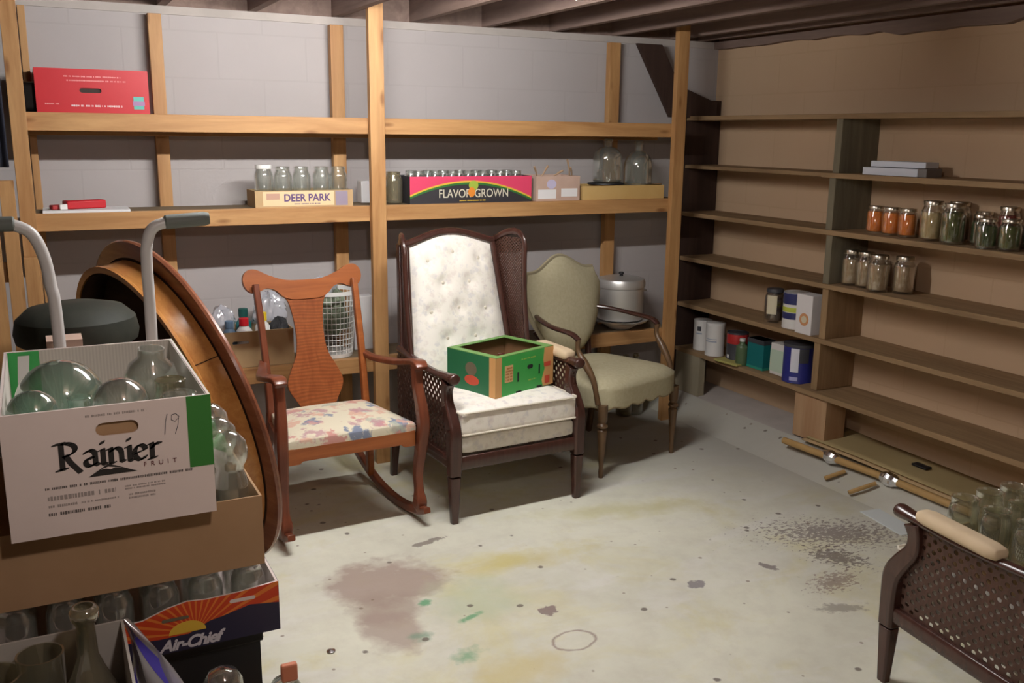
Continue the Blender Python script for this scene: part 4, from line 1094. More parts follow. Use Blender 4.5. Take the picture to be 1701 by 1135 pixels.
    bp = b.build('back_cushion', cream, t, smooth=80)
    b = MB()
    for bu, bv in TUFT:
        p = bk(bu, bv); b.lathe([(0.009, 0), (0.007, 0.004), (0.0001, 0.006)], 10, Matrix.Translation(p + V((0, -0.001, 0))) @ Matrix.Rotation(PI / 2, 4, 'X'))
    b.build('tuft_buttons', creamp, bp)
    b = MB()
    b.surf(lambda u, v: V(((-0.25 + 0.50 * u) * (1 - 0.12 * v), backline(0.47 + (top(u) - 0.47) * v) + 0.02, 0.47 + (top(u) - 0.47) * v)), 20, 20)
    b.build('back_board', cream, t, smooth=80, solid=0.012)
    b = MB(); n_ = 24
    b.sweep([(-0.232 + 0.464 * i / n_, backline(top(i / n_)) + 0.012, top(i / n_) + 0.012) for i in range(n_ + 1)], (0.018, 0.017), n=10)
    b.build('crest_rail', mahog, t)
    for s_ in (-1, 1):
        b = MB(); b.sweep([(s_ * (0.266 - 0.042 * v), backline(0.47 + 0.62 * v) + 0.004, 0.47 + 0.62 * v) for v in (0, .25, .5, .75, 1)], (0.013, 0.018), n=10, up=V((0, 1, 0)))
        b.build('back_frame', mahog, t)
    return t
wing = make_wing_chair()
wing.location = (1.766, 3.40, 0); wing.rotation_euler = (0, 0, math.radians(3))
wing['label'] = 'high-backed wing chair facing us with the green produce box on its cream seat'
near = make_wing_chair(False)
near.location = (2.432, 1.725, 0); near.rotation_euler = (0, 0, math.radians(173)); near.scale = (0.88, 1.05, 0.88)
near['label'] = 'dark cane-sided armchair in the right foreground turned away from us, holding jars'

# green produce box on the seat
gb_c = (1.838, 3.655)
brightg = P('bright_carton_green', (0.045, 0.36, 0.07), 0.5)
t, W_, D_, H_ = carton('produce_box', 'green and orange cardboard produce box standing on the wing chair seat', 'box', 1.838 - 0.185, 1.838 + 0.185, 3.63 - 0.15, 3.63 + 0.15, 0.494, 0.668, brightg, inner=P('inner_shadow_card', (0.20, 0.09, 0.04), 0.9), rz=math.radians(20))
t.location = (1.805, 3.655, 0.498)
fy = -D_ / 2
tanp = P('orange_tan_print', (0.62, 0.33, 0.12), 0.6)
patch('tan_edge', tanp, t, rect(-W_ / 2, -0.150, 0, H_), fy)
patch('text_panel', P('pale_orange_panel', (0.66, 0.42, 0.20), 0.6), t, rect(-0.130, -0.080, 0.058, 0.132), fy)
dashes('panel_print', 0.040, 0.008, P('brown_orange_ink', (0.40, 0.16, 0.04), 0.6), t, (-0.105, fy - 0.0007, 0.120), 5, 5)
patch('right_panel', tanp, t, [(0.118, 0), (W_ / 2, 0), (W_ / 2, H_), (0.125, H_), (0.118, 0.12), (0.128, 0.08), (0.108, 0.03)], fy)
patch('red_mark', P('red_print', (0.60, 0.08, 0.04), 0.6), t, rect(0.122, 0.165, 0.088, 0.108), fy - 0.0007)
patch('red_mark', MT['red_print'], t, rect(0.128, 0.160, 0.010, 0.045), fy - 0.0007)
dashes('print_line', 0.09, 0.007, P('yellow_green_ink', (0.30, 0.45, 0.08), 0.6), t, (0.02, fy, 0.145))
dashes('print_line', 0.05, 0.007, MT['yellow_green_ink'], t, (0.045, fy, 0.045))
for ol in (pill(0.03, 0.105, 0.036, 0.018), rect(-0.052, -0.042, 0.050, 0.092), rect(0.086, 0.095, 0.062, 0.105), rect(-0.06, -0.025, 0.0, 0.009), rect(0.075, 0.11, 0.0, 0.009)):
    patch('vent_slot', P('slot_black', (0.01, 0.012, 0.01), 0.9), t, ol, fy - 0.0004)
b = MB()
for y0, y1 in ((-D_ / 2, -D_ / 2 + 0.028), (D_ / 2 - 0.028, D_ / 2)): b.b2(-W_ / 2, W_ / 2, y0, y1, H_, H_ + 0.003)
for x0, x1 in ((-W_ / 2, -W_ / 2 + 0.035), (W_ / 2 - 0.035, W_ / 2)): b.b2(x0, x1, -D_ / 2 + 0.028, D_ / 2 - 0.028, H_, H_ + 0.003)
b.build('top_flange', P('flange_green', (0.16, 0.32, 0.09), 0.6), t, smooth=0)
S_ = Matrix(((0, 0, -1, -W_ / 2), (-1, 0, 0, 0), (0, 1, 0, 0), (0, 0, 0, 1)))
def spatch(name, m, ol, off=0.0):
    MB().prism(ol, 0.0006, Matrix.Translation((-off, 0, 0)) @ S_).build(name, m, t, smooth=0)
spatch('side_panel', P('dark_carton_green', (0.02, 0.15, 0.06), 0.5), rect(-D_ / 2, D_ / 2, 0, H_))
spatch('red_fruit_print', P('red_print', (0.60, 0.08, 0.04), 0.6), [(0.005 + 0.045 * math.cos(a), 0.055 + 0.022 * math.sin(a) - 0.3 * 0.045 * math.cos(a) * 0 ) for a in [2 * PI * k / 18 for k in range(18)]], 0.0007)
spatch('ring_print', P('brownish_print', (0.16, 0.13, 0.08), 0.6), [(0.0 + 0.035 * math.cos(a), 0.105 + 0.03 * math.sin(a)) for a in [2 * PI * k / 18 for k in range(18)]], 0.0007)
spatch('tan_edge', tanp, rect(0.112, D_ / 2, 0, H_), 0.0014)
# things inside the green box
for i, (dx, dy, m_, lb) in enumerate(((0.09, -0.03, glassg, 'small glass jar glinting at the right inside the green box'), (0.02, 0.03, None, ''), )):
    if m_: make_jar('small_jar', lb, 0.033, 0.125, (1.825 + dx, 3.62 + dy, 0.503), None, None, m_, n=18)
tag(MB().lathe([(0.0001, 0), (0.036, 0), (0.038, 0.005), (0.038, 0.11), (0.016, 0.13), (0.016, 0.142), (0.0001, 0.142)], 20).build('brown_bottle', P('dark_red_glass', (0.12, 0.02, 0.012), 0.2), None, loc=(1.80, 3.64, 0.503)), 'dark red-brown bottle inside the green box', 'bottle')

# ------------------------------------------------------------ oak rocking chair
def make_rocker():
    t = thing('rocking_chair', 'golden oak rocking chair with a vase splat and floral tapestry seat', 'rocking chair', (1.055, 3.435, 0), math.radians(3))
    def rz_(y): return (y - 0.27) ** 2 / 1.9
    for s_ in (-1, 1):
        x = s_ * 0.285
        b = MB(); ys = [-0.06 + 0.95 * i / 18 for i in range(19)]
        b.sweep([(x * (1 - 0.10 * max(0, y)), y, rz_(y) + 0.018) for y in ys], [(0.015, 0.012)] + [(0.016, 0.019)] * 17 + [(0.013, 0.010)], square=True)
        b.build('rocker_runner', oakd, t, bevel=0.002)
        b = MB()   # cabriole front leg running up into the arm support
        pts = [(x, 0.02, 0.055), (x, 0.012, 0.09), (x, 0.022, 0.14), (x * 1.0, 0.028, 0.22), (x * 1.02, 0.012, 0.32), (x * 1.035, -0.006, 0.42), (x * 1.02, 0.0, 0.50), (x * 1.0, 0.022, 0.58), (x, 0.030, 0.64), (x, 0.03, 0.675)]
        rd = [(0.020, 0.024), (0.024, 0.028), (0.017, 0.020), (0.018, 0.021), (0.021, 0.025), (0.022, 0.027), (0.021, 0.025), (0.019, 0.022), (0.020, 0.020), (0.022, 0.022)]
        b.sweep(spline(pts, 5), lerpl(rd, 5), square=True, up=V((0, 1, 0)))
        b.build('front_leg', oakd if s_ > 0 else oakd, t, bevel=0.002)
        b = MB()
        pts = [(s_ * 0.255, 0.50, rz_(0.5) + 0.03), (s_ * 0.235, 0.455, 0.22), (s_ * 0.215, 0.43, 0.40), (s_ * 0.213, 0.455, 0.60), (s_ * 0.215, 0.505, 0.80), (s_ * 0.218, 0.555, 0.965)]
        b.sweep(spline(pts, 5), lerpl([(0.015, 0.018)] * 3 + [(0.014, 0.016)] * 2 + [(0.013, 0.014)], 5), square=True, up=V((0, 1, 0)))
        b.build('back_post', oakx if s_ > 0 else oakd, t, bevel=0.002)
        b = MB()   # curved arm
        pts = [(s_ * 0.222, 0.475, 0.645), (s_ * 0.245, 0.40, 0.632), (s_ * 0.285, 0.26, 0.640), (s_ * 0.298, 0.12, 0.668), (s_ * 0.290, 0.02, 0.684), (s_ * 0.288, -0.015, 0.668)]
        b.sweep(spline(pts, 5), lerpl([(0.016, 0.011), (0.019, 0.012), (0.024, 0.012), (0.027, 0.013), (0.029, 0.013), (0.024, 0.010)], 5), square=True)
        b.build('arm', oakd, t, bevel=0.003)
        b = MB(); b.sweep([(s_ * 0.272, 0.03, 0.372), (s_ * 0.215, 0.43, 0.372)], (0.011, 0.026), square=True); b.build('side_rail', oakd, t, bevel=0.002)
    b = MB()
    fo = [(-0.268, 0.405), (-0.268, 0.338), (-0.22, 0.338), (-0.205, 0.348), (0.205, 0.348), (0.22, 0.338), (0.268, 0.338), (0.268, 0.405)]
    b.prism(fo, 0.022, FRONT(0, 0.034, 0)); b.build('front_rail', oakx, t, smooth=0, bevel=0.003)
    b = MB(); b.sweep([(-0.215, 0.44, 0.372), (0.215, 0.44, 0.372)], (0.011, 0.026), square=True); b.build('rear_rail', oakx, t, bevel=0.002)
    b = MB(); b.sweep([(-0.24, 0.46, 0.20), (0.24, 0.46, 0.20)], 0.010); b.build('stretcher', oakd, t)
    # slip seat
    def sx_(v): return 0.272 - 0.062 * v
    b = MB(); b.cushion((0, 0, 0), (2, 2, 0.055), 0.9, 16, dome=0.022)
    for v in b.bm.verts:
        u, w_ = v.co.x, (v.co.y + 1) / 2
        v.co = V((u * sx_(w_), 0.012 + 0.43 * w_, v.co.z + 0.415))
    b.build('slip_seat', rockfab, t, smooth=60)
    # back plane transform: crest and splat lie on the reclined back
    def BP(z0_, y0_): return Matrix.Translation((0, y0_, z0_)) @ Matrix.Rotation(-math.radians(16), 4, 'X') @ Matrix.Rotation(PI / 2, 4, 'X')
    M_ = BP(0.425, 0.437)
    L = 0.60
    def sm(p, n=5): q = spline([(a, c_, 0) for a, c_ in p], n); return [(v.x, v.y) for v in q]
    half = sm([(0.075, 0.0), (0.088, 0.03), (0.118, 0.085), (0.122, 0.125), (0.100, 0.18), (0.072, 0.24), (0.062, 0.31), (0.066, 0.40), (0.080, 0.47), (0.105, 0.505)])
    half[0] = (0.075, 0.0)
    spl = half + [(-x, y) for x, y in half[::-1]]
    b = MB(); b.prism(spl, 0.011, M_ @ Matrix.Translation((0, 0, -0.004))); b.build('splat', oak, t, smooth=0, bevel=0.002)
    hc = sm([(0.0, 0.562), (0.08, 0.566), (0.15, 0.590), (0.20, 0.616), (0.235, 0.618), (0.258, 0.596), (0.262, 0.562), (0.248, 0.532), (0.222, 0.518), (0.195, 0.524), (0.165, 0.535), (0.130, 0.525), (0.098, 0.495), (0.06, 0.480), (0.0, 0.478)])
    cr = hc[:-1] + [(-x, y) for x, y in hc[::-1][:-1]]
    b = MB(); b.prism(cr, 0.024, M_ @ Matrix.Translation((0, 0, -0.012))); b.build('crest_rail', oakx, t, smooth=0, bevel=0.006)
    return t
make_rocker()

# ------------------------------------------------------------ olive parlour chair
def make_parlour():
    t = thing('parlour_chair', 'small armchair in pale olive upholstery with a shield back and thin turned legs', 'armchair', (2.566, 3.655, 0), math.atan2(3.73 - 3.572, 2.836 - 2.295))
    legp = [(0.011, 0.0), (0.013, 0.03), (0.011, 0.05), (0.016, 0.12), (0.021, 0.20), (0.024, 0.235), (0.016, 0.245), (0.026, 0.252), (0.026, 0.262), (0.017, 0.272), (0.024, 0.285), (0.024, 0.36), (0.0001, 0.36)]
    for s_ in (-1, 1):
        MB().lathe(legp, 16, Matrix.Translation((s_ * 0.272, 0, 0))).build('leg', walnut, t)
        b = MB(); b.sweep([(s_ * 0.225, 0.53, 0.0), (s_ * 0.215, 0.475, 0.36)], [(0.013, 0.013), (0.018, 0.018)], square=True, up=V((0, 1, 0))); b.build('leg', walnut, t, bevel=0.002)
        b = MB()
        b.sweep([(s_ * 0.15, 0.47, 0.36), (s_ * 0.16, 0.50, 0.55), (s_ * 0.2, 0.53, 0.62)], (0.014, 0.014), square=True, up=V((0, 1, 0))); b.build('back_post', mahog, t, bevel=0.002)
        b = MB()
        pts = [(s_ * 0.205, 0.53, 0.705), (s_ * 0.255, 0.45, 0.700), (s_ * 0.295, 0.32, 0.685), (s_ * 0.30, 0.19, 0.675), (s_ * 0.298, 0.14, 0.650)]
        b.sweep(spline(pts, 5), lerpl([(0.013, 0.011), (0.015, 0.011), (0.017, 0.011), (0.019, 0.012), (0.015, 0.012)], 5), n=10); b.build('arm', mahog, t)
        b = MB()
        pts = [(s_ * 0.298, 0.145, 0.655), (s_ * 0.296, 0.145, 0.60), (s_ * 0.292, 0.10, 0.54), (s_ * 0.288, 0.05, 0.47), (s_ * 0.285, 0.02, 0.36)]
        b.sweep(spline(pts, 5), lerpl([0.014, 0.012, 0.019, 0.014, 0.014], 5), n=12, up=V((0, 1, 0))); b.build('arm_support', walnut, t)
    # upholstered seat with a scalloped lower edge
    def hw(v): return 0.308 - 0.065 * v
    n_ = 96
    def ring(a):   # rounded trapezoid, param 0..1
        a = a * 2 * PI; c_, s_ = math.cos(a), math.sin(a)
        k = 1 / (abs(c_) ** 5 + abs(s_) ** 5) ** 0.2
        u, v = c_ * k, (s_ * k + 1) / 2
        return u, v
    def seat(a, h):
        u, v = ring(a)
        x, y = u * hw(v), -0.035 + 0.545 * v
        if h < 0.5:
            q = h / 0.5; z0_ = 0.328 + 0.016 * (1 - abs(math.sin(a * 2 * PI * 10)))
            z = z0_ + (0.435 - z0_) * q
            return V((x, y, z))
        q = (h - 0.5) / 0.5; sc = 1 - q
        z = 0.435 + 0.038 * math.sqrt(max(0, 1 - sc ** 4)) 
        return V((x * sc, (y - 0.235) * sc + 0.235, z))
    b = MB(); b.surf(seat, n_, 16, closed_u=True)
    s0 = b.build('seat', sage, t, smooth=60, solid=0.006)
    b = MB(); b.sweep([seat(i / n_, 0.0) + V((0, 0, 0.003)) for i in range(n_)], 0.004, n=6, closed=True); b.build('gimp_trim', P('brown_gimp', (0.20, 0.14, 0.07), 0.9), s0)
    b = MB(); b.b2(-0.25, 0.25, 0.0, 0.46, 0.335, 0.35); b.build('seat_frame', walnut, t, smooth=0)
    # shield back
    tilt = Matrix.Translation((0, 0.475, 0.50)) @ Matrix.Rotation(-math.radians(12), 4, 'X')
    def shield(v):
        """half width at height fraction v"""
        pts = [(0, 0.04), (0.06, 0.10), (0.2, 0.155), (0.45, 0.205), (0.7, 0.232), (0.82, 0.235), (0.9, 0.215), (1.0, 0.205)]
        for (a, wa), (b_, wb) in zip(pts, pts[1:]):
            if v <= b_:
                q = (v - a) / (b_ - a); q = q * q * (3 - 2 * q) if False else q
                return wa + (wb - wa) * q
        return pts[-1][1]
    def topz(u):
        x = abs(2 * u - 1); return 0.415 + 0.075 * (0.5 + 0.5 * math.cos(PI * min(1, x / 0.85))) 
    def sb(u, v, side_):
        w_ = shield(v) * 1.18; x = (2 * u - 1) * w_; z = topz(u) * v + 0.012 * (1 - abs(2 * u - 1)) * (1 - v) * -2
        bul = (1 - abs(2 * u - 1) ** 4) * (1 - abs(2 * v - 1) ** 4)
        return tilt @ V((x, -0.012 - 0.038 * bul if side_ < 0 else 0.014 + 0.02 * bul, z))
    b = MB(); b.surf(lambda u, v: sb(u, v, -1), 28, 28); b.surf(lambda u, v: sb(u, v, 1), 28, 28)
    bk_ = b.build('back', sage, t, smooth=70)
    edge = [(0, v / 20) for v in range(21)] + [(u / 20, 1) for u in range(1, 20)] + [(1, 1 - v / 20) for v in range(21)] + [(1 - u / 6, 0) for u in range(1, 6)]
    b = MB(); b.sweep([(sb(u, v, -1) + sb(u, v, 1)) / 2 for u, v in edge], (0.017, 0.007), n=8, closed=True, up=V((0, 1, 0))); b.build('back_edge', P('edge_band', (0.36, 0.31, 0.20), 0.9), bk_)
    return t
make_parlour()

# ------------------------------------------------------------ leaning round table top
az, el, cx_, cy_, R0 = 3.443, -0.235, 0.410, 3.486, 0.6275
n = V((math.cos(el) * math.cos(az), math.cos(el) * math.sin(az), math.sin(el)))
a_ = V((-math.sin(az), math.cos(az), 0)); b_ = n.cross(a_)
Mx = Matrix((a_, b_, n)).transposed().to_4x4(); Mx.translation = V((cx_, cy_, R0 * abs(b_.z) + 0.004))
t = thing('round_table_top', 'round oak table top with its apron, tipped on edge and leaning at the left', 'table')
t.matrix_world = Mx
MB().lathe([(0.0001, -0.026), (R0 - 0.012, -0.026), (R0 - 0.003, -0.022), (R0, -0.013), (R0 - 0.003, -0.004), (R0 - 0.014, 0.0), (0.0001, 0.0)], 96).build('top', oakedge, t)
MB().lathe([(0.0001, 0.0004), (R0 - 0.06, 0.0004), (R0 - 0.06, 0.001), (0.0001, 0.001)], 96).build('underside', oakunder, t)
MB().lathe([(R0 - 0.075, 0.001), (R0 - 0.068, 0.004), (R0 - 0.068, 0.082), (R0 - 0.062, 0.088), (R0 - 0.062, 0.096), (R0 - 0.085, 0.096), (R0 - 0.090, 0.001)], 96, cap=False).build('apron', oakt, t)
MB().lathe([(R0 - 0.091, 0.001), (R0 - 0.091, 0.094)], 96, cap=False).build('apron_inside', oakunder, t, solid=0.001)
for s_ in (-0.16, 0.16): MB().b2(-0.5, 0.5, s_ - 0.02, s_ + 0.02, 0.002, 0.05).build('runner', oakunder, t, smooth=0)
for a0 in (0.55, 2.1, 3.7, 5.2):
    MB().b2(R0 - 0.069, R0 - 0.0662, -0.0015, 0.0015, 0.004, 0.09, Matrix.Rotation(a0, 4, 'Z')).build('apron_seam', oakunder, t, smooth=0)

# ------------------------------------------------------------ hand truck
HY = 2.58
t = thing('hand_truck', 'hand truck with two grey bent tube handles and dark rubber grips', 'hand truck', (0.135, HY, 0))
for s_, pts in ((-1, [(0.032, HY + .05, 0.12), (0.030, HY, 1.06), (0.022, HY, 1.22), (0.012, HY, 1.295), (-0.012, HY, 1.350), (-0.055, HY, 1.372)]), (1, [(0.238, HY + .05, 0.12), (0.249, HY, 1.05), (0.250, HY, 1.24), (0.254, HY, 1.31), (0.272, HY, 1.352), (0.312, HY, 1.366)])):
    q = spline([(x - 0.135, y - HY, z) for x, y, z in pts], 6)
    MB().sweep(q, 0.0145, n=14, up=V((0, 1, 0))).build('tube', greypaint, t)
    e = q[-1]; d = V((s_, 0, 0.06 if s_ > 0 else -0.0))
    g0 = e - d * 0.012
    MB().sweep([g0, g0 + d * 0.004, g0 + d * 0.10, g0 + d * 0.112], [0.015, 0.0185, 0.0185, 0.015], n=14).build('grip', rubber, t)
for z in (0.25, 0.6, 0.9): MB().sweep([(-0.10, 0.03, z), (0.108, 0.03, z)], 0.009, n=8).build('crossbar', greypaint, t)
MB().b2(-0.15, 0.15, -0.02, 0.06, 0.0, 0.006).build('toe_plate', greypaint, t, smooth=0)
for s_ in (-1, 1): MB().lathe([(0.03, -0.02), (0.09, -0.02), (0.10, -0.01), (0.10, 0.01), (0.09, 0.02), (0.03, 0.02)], 28, Matrix.Translation((s_ * 0.16, 0.13, 0.10)) @ Matrix.Rotation(PI / 2, 4, 'Y')).build('wheel', black, t)
MB().sweep([(-0.16, 0.13, 0.10), (0.16, 0.13, 0.10)], 0.008, n=8).build('axle', greypaint, t)

# dark round-topped stool and a narrow carton behind the truck
dkc = speckle('dark_grey_vinyl', (0.028, 0.032, 0.026), (0.045, 0.045, 0.036), 12, 0.6)
t = thing('bar_stool', 'dark padded round stool behind the hand truck', 'stool', (0.085, 2.98, 0))
MB().lathe([(0.0001, 0.985), (0.15, 0.985), (0.165, 0.995), (0.17, 1.02), (0.162, 1.06), (0.13, 1.09), (0.07, 1.103), (0.0001, 1.106)], 40).build('seat', dkc, t)
for k in range(4):
    a = PI / 4 + PI / 2 * k
    MB().sweep([(0.13 * math.cos(a), 0.13 * math.sin(a), 0.985), (0.20 * math.cos(a), 0.20 * math.sin(a), 0.0)], 0.014, n=10).build('leg', black, t)
MB().sweep([(0.17 * math.cos(2 * PI * k / 24), 0.17 * math.sin(2 * PI * k / 24), 0.35) for k in range(24)], 0.008, n=8, closed=True).build('foot_ring', black, t)
t = carton('tall_carton', 'narrow pinkish carton standing behind the left grey handle', 'box', 0.0, 0.088, 2.722, 2.806, 0, 1.045, cardpink)[0]
MB().b2(-0.044, 0.044, -0.042, 0.042, 1.040, 1.046).build('top_flap', cardpink, t, smooth=0)

# ------------------------------------------------------------ glass in the Rainier carton
zb = 0.836
J = [  # (label, x, y, z, r, h, tilt, mat, kind)
    ('large pale green round demijohn at the back left of the white carton', 0.035, 2.17, 0.0, 0.090, 0.275, (0.10, -0.12, 0.25), glassg, 'ball'),
    ('round clear jug in the middle of the white carton, nearest its front wall', 0.134, 1.985, 0.0, 0.056, 0.262, (0.0, -0.05, 0), glass, 'ball'),
    ('ribbed clear jar lying behind the middle jug in the white carton', 0.195, 2.24, 0.0, 0.060, 0.270, (0.10, 0.06, 0), glass, 'rib'),
    ('small clear bottle mouth-up in the front left corner of the white carton', -0.035, 1.965, 0.0, 0.048, 0.262, (0.05, 0.0, 0), glassg, 'ball'),
    ('smoky dark jar at the right side of the white carton', 0.232, 2.09, 0.0, 0.040, 0.225, (0.02, 0.0, 0), glassa, 'jar'),
    ('short clear jar with a shiny rim in the front right of the white carton', 0.236, 1.975, 0.0, 0.041, 0.225, (0.05, 0.0, 0), glass, 'jar'),
    ('clear jar between the front corner bottle and the middle jug', 0.048, 1.960, 0.0, 0.029, 0.240, (0.02, 0.0, 0), glassg, 'jar'),
]
for lb, x, y, dz, r_, h_, tl, g_, kd in J:
    L_ = (x, y, zb + 0.012 + dz)
    if kd == 'jug': bottle('glass_jug', lb, jug_prof(r_, h_, 0.022), g_, L_, group='glass in the white carton', rot=tl, n=40)
    elif kd == 'ball': bottle('glass_jug', lb, [(r_ * 0.55, 0), (r_ * 0.62, 0.006), (r_ * 0.62, h_ - 2.1 * r_)] + [(max(r_ * math.sin(a), 0.002), h_ - r_ - r_ * math.cos(a)) for a in [0.9 + 2.1 * k / 12 for k in range(13)]], g_, L_, group='glass in the white carton', rot=tl, n=36)
    elif kd == 'rib': bottle('glass_jug', lb, [(r_ * 0.8, 0), (r_ * 0.97, 0.006)] + [(r_ * (1.0 if k % 2 else 0.955), 0.02 + h_ * 0.7 * k / 16) for k in range(17)] + [(r_ * 0.8, h_ * 0.86), (r_ * 0.5, h_ * 0.92), (r_ * 0.48, h_)], g_, L_, group='glass in the white carton', rot=tl, n=36)
    else: make_jar('glass_jar', lb, r_, h_, L_, None, None, g_, group='glass in the white carton', rot=tl, n=32)
# bottles in the brown box, right of the Rainier carton
for i, (x, y, lb) in enumerate(((0.337, 2.03, 'clear round-shouldered bottle at the right end of the brown box, nearest'), (0.335, 2.14, 'clear bottle behind the nearest one at the right end of the brown box'), (0.338, 2.26, 'farthest clear bottle at the right end of the brown box'))):
    bottle('clear_bottle', lb, [(0.030, 0.0), (0.040, 0.008), (0.040, 0.15), (0.036, 0.175), (0.030, 0.190), (0.030, 0.20), (0.038, 0.215), (0.041, 0.235), (0.037, 0.258), (0.022, 0.275), (0.012, 0.281)], glass, (x, y, 0.675), 'bottle', 'bottles at the right end of the brown box', n=28)
# jars in the Air-Chief box carrying the brown box
j0 = None
for i in range(12):
    c_, r_ = i % 6, i // 6
    p = (-0.105 + 0.092 * c_, 1.985 + 0.11 * r_, 0.5195)
    if not j0: j0 = make_jar('canning_jar', 'empty jar standing in the sunset fruit box under the brown box', 0.038, 0.145, p, None, None, glass, group='jars in the sunset fruit box', n=18)
    else: dup(j0, p, i)
for i in range(5):
    dup(j0, (-0.14 + 0.105 * i, 2.06, 0.272 + 0.10), i, 'empty jar inside the black crate', 'jars in the black crate')

# ------------------------------------------------------------ front-most boxes of glassware
cardp = speckle('pale_grey_card', (0.44, 0.41, 0.37), (0.37, 0.34, 0.31), 5)
t = carton('cardboard_box', 'big plain box on the floor under the foreground glassware', 'box', -0.42, 0.115, 1.28, 1.86, 0.0, 0.36, card)[0]
MB().b2(-0.265, 0.265, -0.288, 0.288, 0.355, 0.36).build('top_flap', card, t, smooth=0)
carton('glassware_box', 'pale grey open box of glassware in the bottom left corner', 'box', -0.40, 0.085, 1.32, 1.80, 0.362, 0.680, cardp)
zg = 0.369
dec = [(0.045, 0.0), (0.060, 0.01), (0.063, 0.05), (0.060, 0.16), (0.050, 0.22), (0.028, 0.27), (0.018, 0.30), (0.016, 0.36), (0.024, 0.372), (0.026, 0.385), (0.020, 0.395)]
bottle('glass_decanter', 'tall clear decanter with a flanged neck in the bottom left box', dec, glassa, (0.018, 1.715, zg), 'decanter')
for i, (x, y, r_, h_, m_, lb) in enumerate(((-0.085, 1.66, 0.062, 0.26, glasst, 'dark teal glass vase in the bottom left corner box'), (0.045, 1.60, 0.050, 0.25, glassa, 'smoky tumbler with a bright rim near the plastic bag'), (-0.06, 1.755, 0.040, 0.30, glassa, 'narrow smoky glass standing against the pale box flap'),
                               (-0.045, 1.56, 0.045, 0.235, glassa, 'smoky glass in front of the tall decanter'), (0.03, 1.50, 0.045, 0.23, glasst, 'dark teal glass low at the bottom edge'), (-0.14, 1.745, 0.05, 0.28, glassa, 'smoky jar at the far left edge of the pale box'))):
    bottle('drinking_glass', lb, [(r_ * 0.6, 0), (r_ * 0.72, 0.008), (r_ * 0.85, h_ * 0.4), (r_, h_ * 0.8), (r_ * 1.02, h_)], m_, (x, y, zg), 'glass', 'glassware in the pale box')
# second box with bag, glasses, bottle with orange tag
carton('low_box', 'low brown box holding glasses in front of the black crate', 'box', 0.118, 0.475, 1.36, 1.88, 0.0, 0.34, card)
for i, (x, y, r_, h_, lb) in enumerate(((0.262, 1.80, 0.043, 0.52, 'upturned clear glass vase at the bottom edge in front of the black crate'), (0.385, 1.79, 0.040, 0.47, 'clear bottle at the bottom edge tied with an orange tag'), (0.325, 1.73, 0.036, 0.44, 'small clear glass between the vase and the tagged bottle'))):
    t = bottle('glass_vase', lb, [(r_ * 0.7, 0), (r_ * 0.8, 0.006), (r_, h_ * 0.3), (r_, h_ * 0.86), (r_ * 0.9, h_ * 0.95), (r_ * 0.62, h_ * 0.99), (r_ * 0.2, h_)], glass, (x, y, 0.007), 'glass', 'glassware in the low brown box')
    if i == 1: MB().b2(-0.008, 0.026, -0.012, 0.004, h_ - 0.005, h_ + 0.034).build('paper_tag', P('orange_tag', (0.62, 0.22, 0.12), 0.7), t, bevel=0.004)
# crumpled clear bag with blue stripes
b = MB()
def bagf(u, v):
    base = V((0.085, 1.845, 0.655)).lerp(V((0.10 + 0.14 * u, 1.80 - 0.10 * u, 0.42)), v)
    w_ = 0.02 + 0.10 * v
    a = u * PI
    return base + V((w_ * math.sin(a) * 0.55 + 0.010 * math.sin(9 * u + 6 * v), -w_ * math.sin(a) * 0.7 - 0.008 * math.sin(13 * u - 5 * v), 0.012 * math.sin(8 * u + 3)))
b.surf(bagf, 26, 20)
t = tag(b.build('plastic_bag', bagm, None, smooth=60), 'clear crumpled plastic bag with blue stripes at the bottom of the stack', 'bag')
bl = P('blue_stripe_film', (0.10, 0.08, 0.55), 0.25)
for u0, u1 in ((0.02, 0.10), (0.38, 0.50)):
    b = MB(); b.surf(lambda u, v: bagf(u0 + (u1 - u0) * u, v) + V((0.001, -0.0015, 0.0005)), 4, 20); b.build('blue_stripe', bl, t, smooth=60)

# ------------------------------------------------------------ jars on the foreground chair
t = carton('jar_tray', 'tan cardboard tray of jars on the seat of the foreground wing chair', 'box', 2.19, 2.55, 1.27, 1.69, 0.438, 0.50, card2)[0]
k = 0
for i in range(3):
    for j in range(4):
        x, y = 2.27 + 0.105 * i, 1.635 - 0.10 * j
        k += 1
        if k == 1: fj = make_jar('storage_jar', 'clear glass jar in the tray on the foreground chair', 0.041, 0.172, (x, y, 0.444), None, None, glassj, group='jars on the foreground chair', neck=0.86, n=26)
        else: dup(fj, (x, y, 0.444), k)

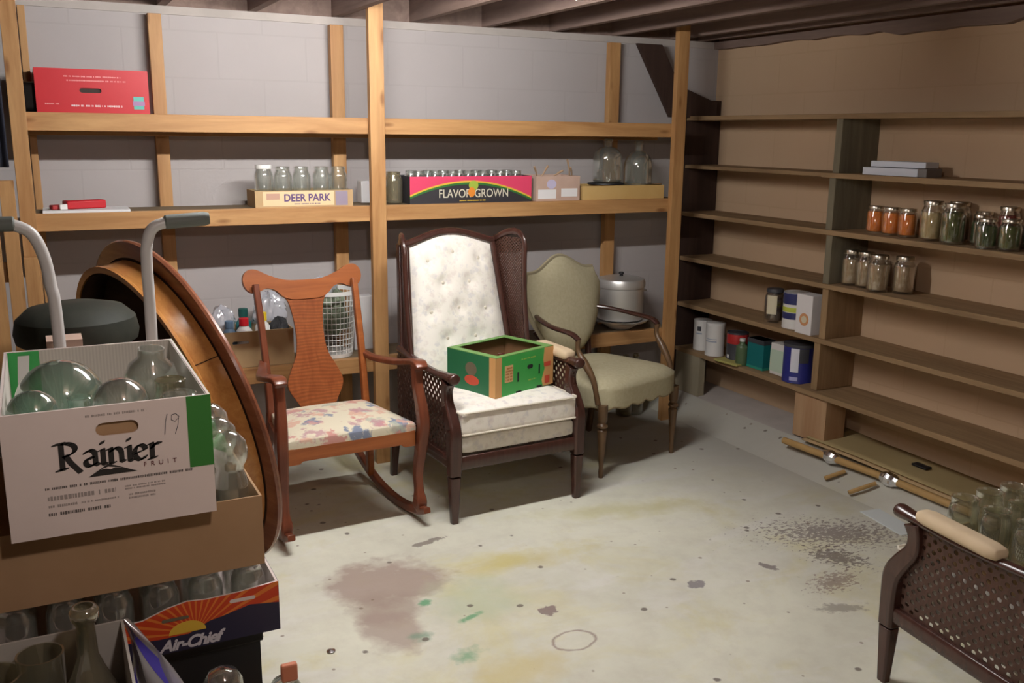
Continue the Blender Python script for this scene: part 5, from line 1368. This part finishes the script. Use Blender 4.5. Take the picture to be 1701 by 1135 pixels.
# ------------------------------------------------------------ flat cardboard, poles and wraps under the right shelves
flat = speckle('khaki_board', (0.40, 0.31, 0.155), (0.35, 0.265, 0.13), 3)
t = thing('folded_cardboard', 'flattened khaki cardboard sheet lying on the floor under the wall shelves', 'cardboard', (3.46, 2.75, 0))
b = MB()
def cbf(u, v):
    y = 3.36 - 1.65 * v; x = 3.385 + 0.27 * u
    return V((x - 3.46 + (0.06 * u * max(0, 0.15 - v) * 6), y - 2.75, 0.118 + 0.004 * math.sin(v * 9) + 0.012 * max(0, 0.1 - v) * 10 * u))
b.surf(cbf, 6, 30); b.build('upper_sheet', flat, t, smooth=30, solid=0.005)
b = MB(); b.surf(lambda u, v: cbf(u, v) + V((-0.022, 0.01, -0.010)), 6, 30); b.build('lower_sheet', card2, t, smooth=30, solid=0.004)
MB().b2(0.06, 0.10, 0.0, 0.08, 0.124, 0.134).build('black_clip', black, t, smooth=0, bevel=0.002)
pole = wood('bamboo_pole', (0.56, 0.36, 0.15), (0.42, 0.25, 0.09), 'y', 1, 0.5)
t = thing('wooden_pole', 'long tan wooden pole along the near edge of the khaki cardboard', 'pole', (3.340, 2.7, 0.096))
MB().sweep([(-0.045, 0.72, 0.0), (0.0, 0.1, 0.0), (-0.005, -0.55, 0.0)], 0.017, n=12).build('shaft', pole, t)
for y in (0.43, 0.09):
    r_ = random.Random(int(y * 100))
    b = MB(); b.sweep([(-0.030 + 0.03 * (0.72 - y) / 0.62, y - 0.05 + 0.01 * i, 0.0) for i in range(11)], [0.020 + 0.013 * math.sin(PI * i / 10) + r_.uniform(-.003, .003) for i in range(11)], n=9)
    b.build('foil_wrap', foil, t, smooth=20)
for i, (x, y, rz_, L_, lb) in enumerate(((3.265, 3.04, -0.45, 0.10, 'short tan stick poking out beneath the pole near its first foil wrap'), (3.25, 2.86, -0.45, 0.13, 'short tan stick poking out between the two foil wraps'))):
    o = MB().sweep([(-L_ / 2, 0, 0), (L_ / 2, 0, 0)], 0.010, n=8).build('short_stick', pole, None, loc=(x, y, 0.045), rz=rz_); o.rotation_euler = (0.15, -0.36, rz_); tag(o, lb, 'stick')
o = MB().b2(-0.05, 0.05, -0.13, 0.13, 0, 0.004).build('paper_sheet', P('bluish_white_paper', (0.66, 0.70, 0.70), 0.8), None, smooth=0, loc=(3.14, 2.60, 0.0005), rz=-0.15)
crumple('tissue_paper', 'crumpled white paper at the near corner of the jar tray in the foreground', 'paper', labelw, (2.225, 1.735, 0.47), (0.035, 0.03, 0.04), 21)
tag(o, 'white paper lying on the floor between the pole and the foreground chair', 'paper')
o = MB().lathe([(0.0001, 0.0), (0.012, 0.001), (0.014, 0.004), (0.0001, 0.009)], 12).build('foil_scrap', foil, None, loc=(0.715, 2.634, 0.0003)); tag(o, 'tiny bright foil scrap on the floor beside the stack of boxes', 'scrap')
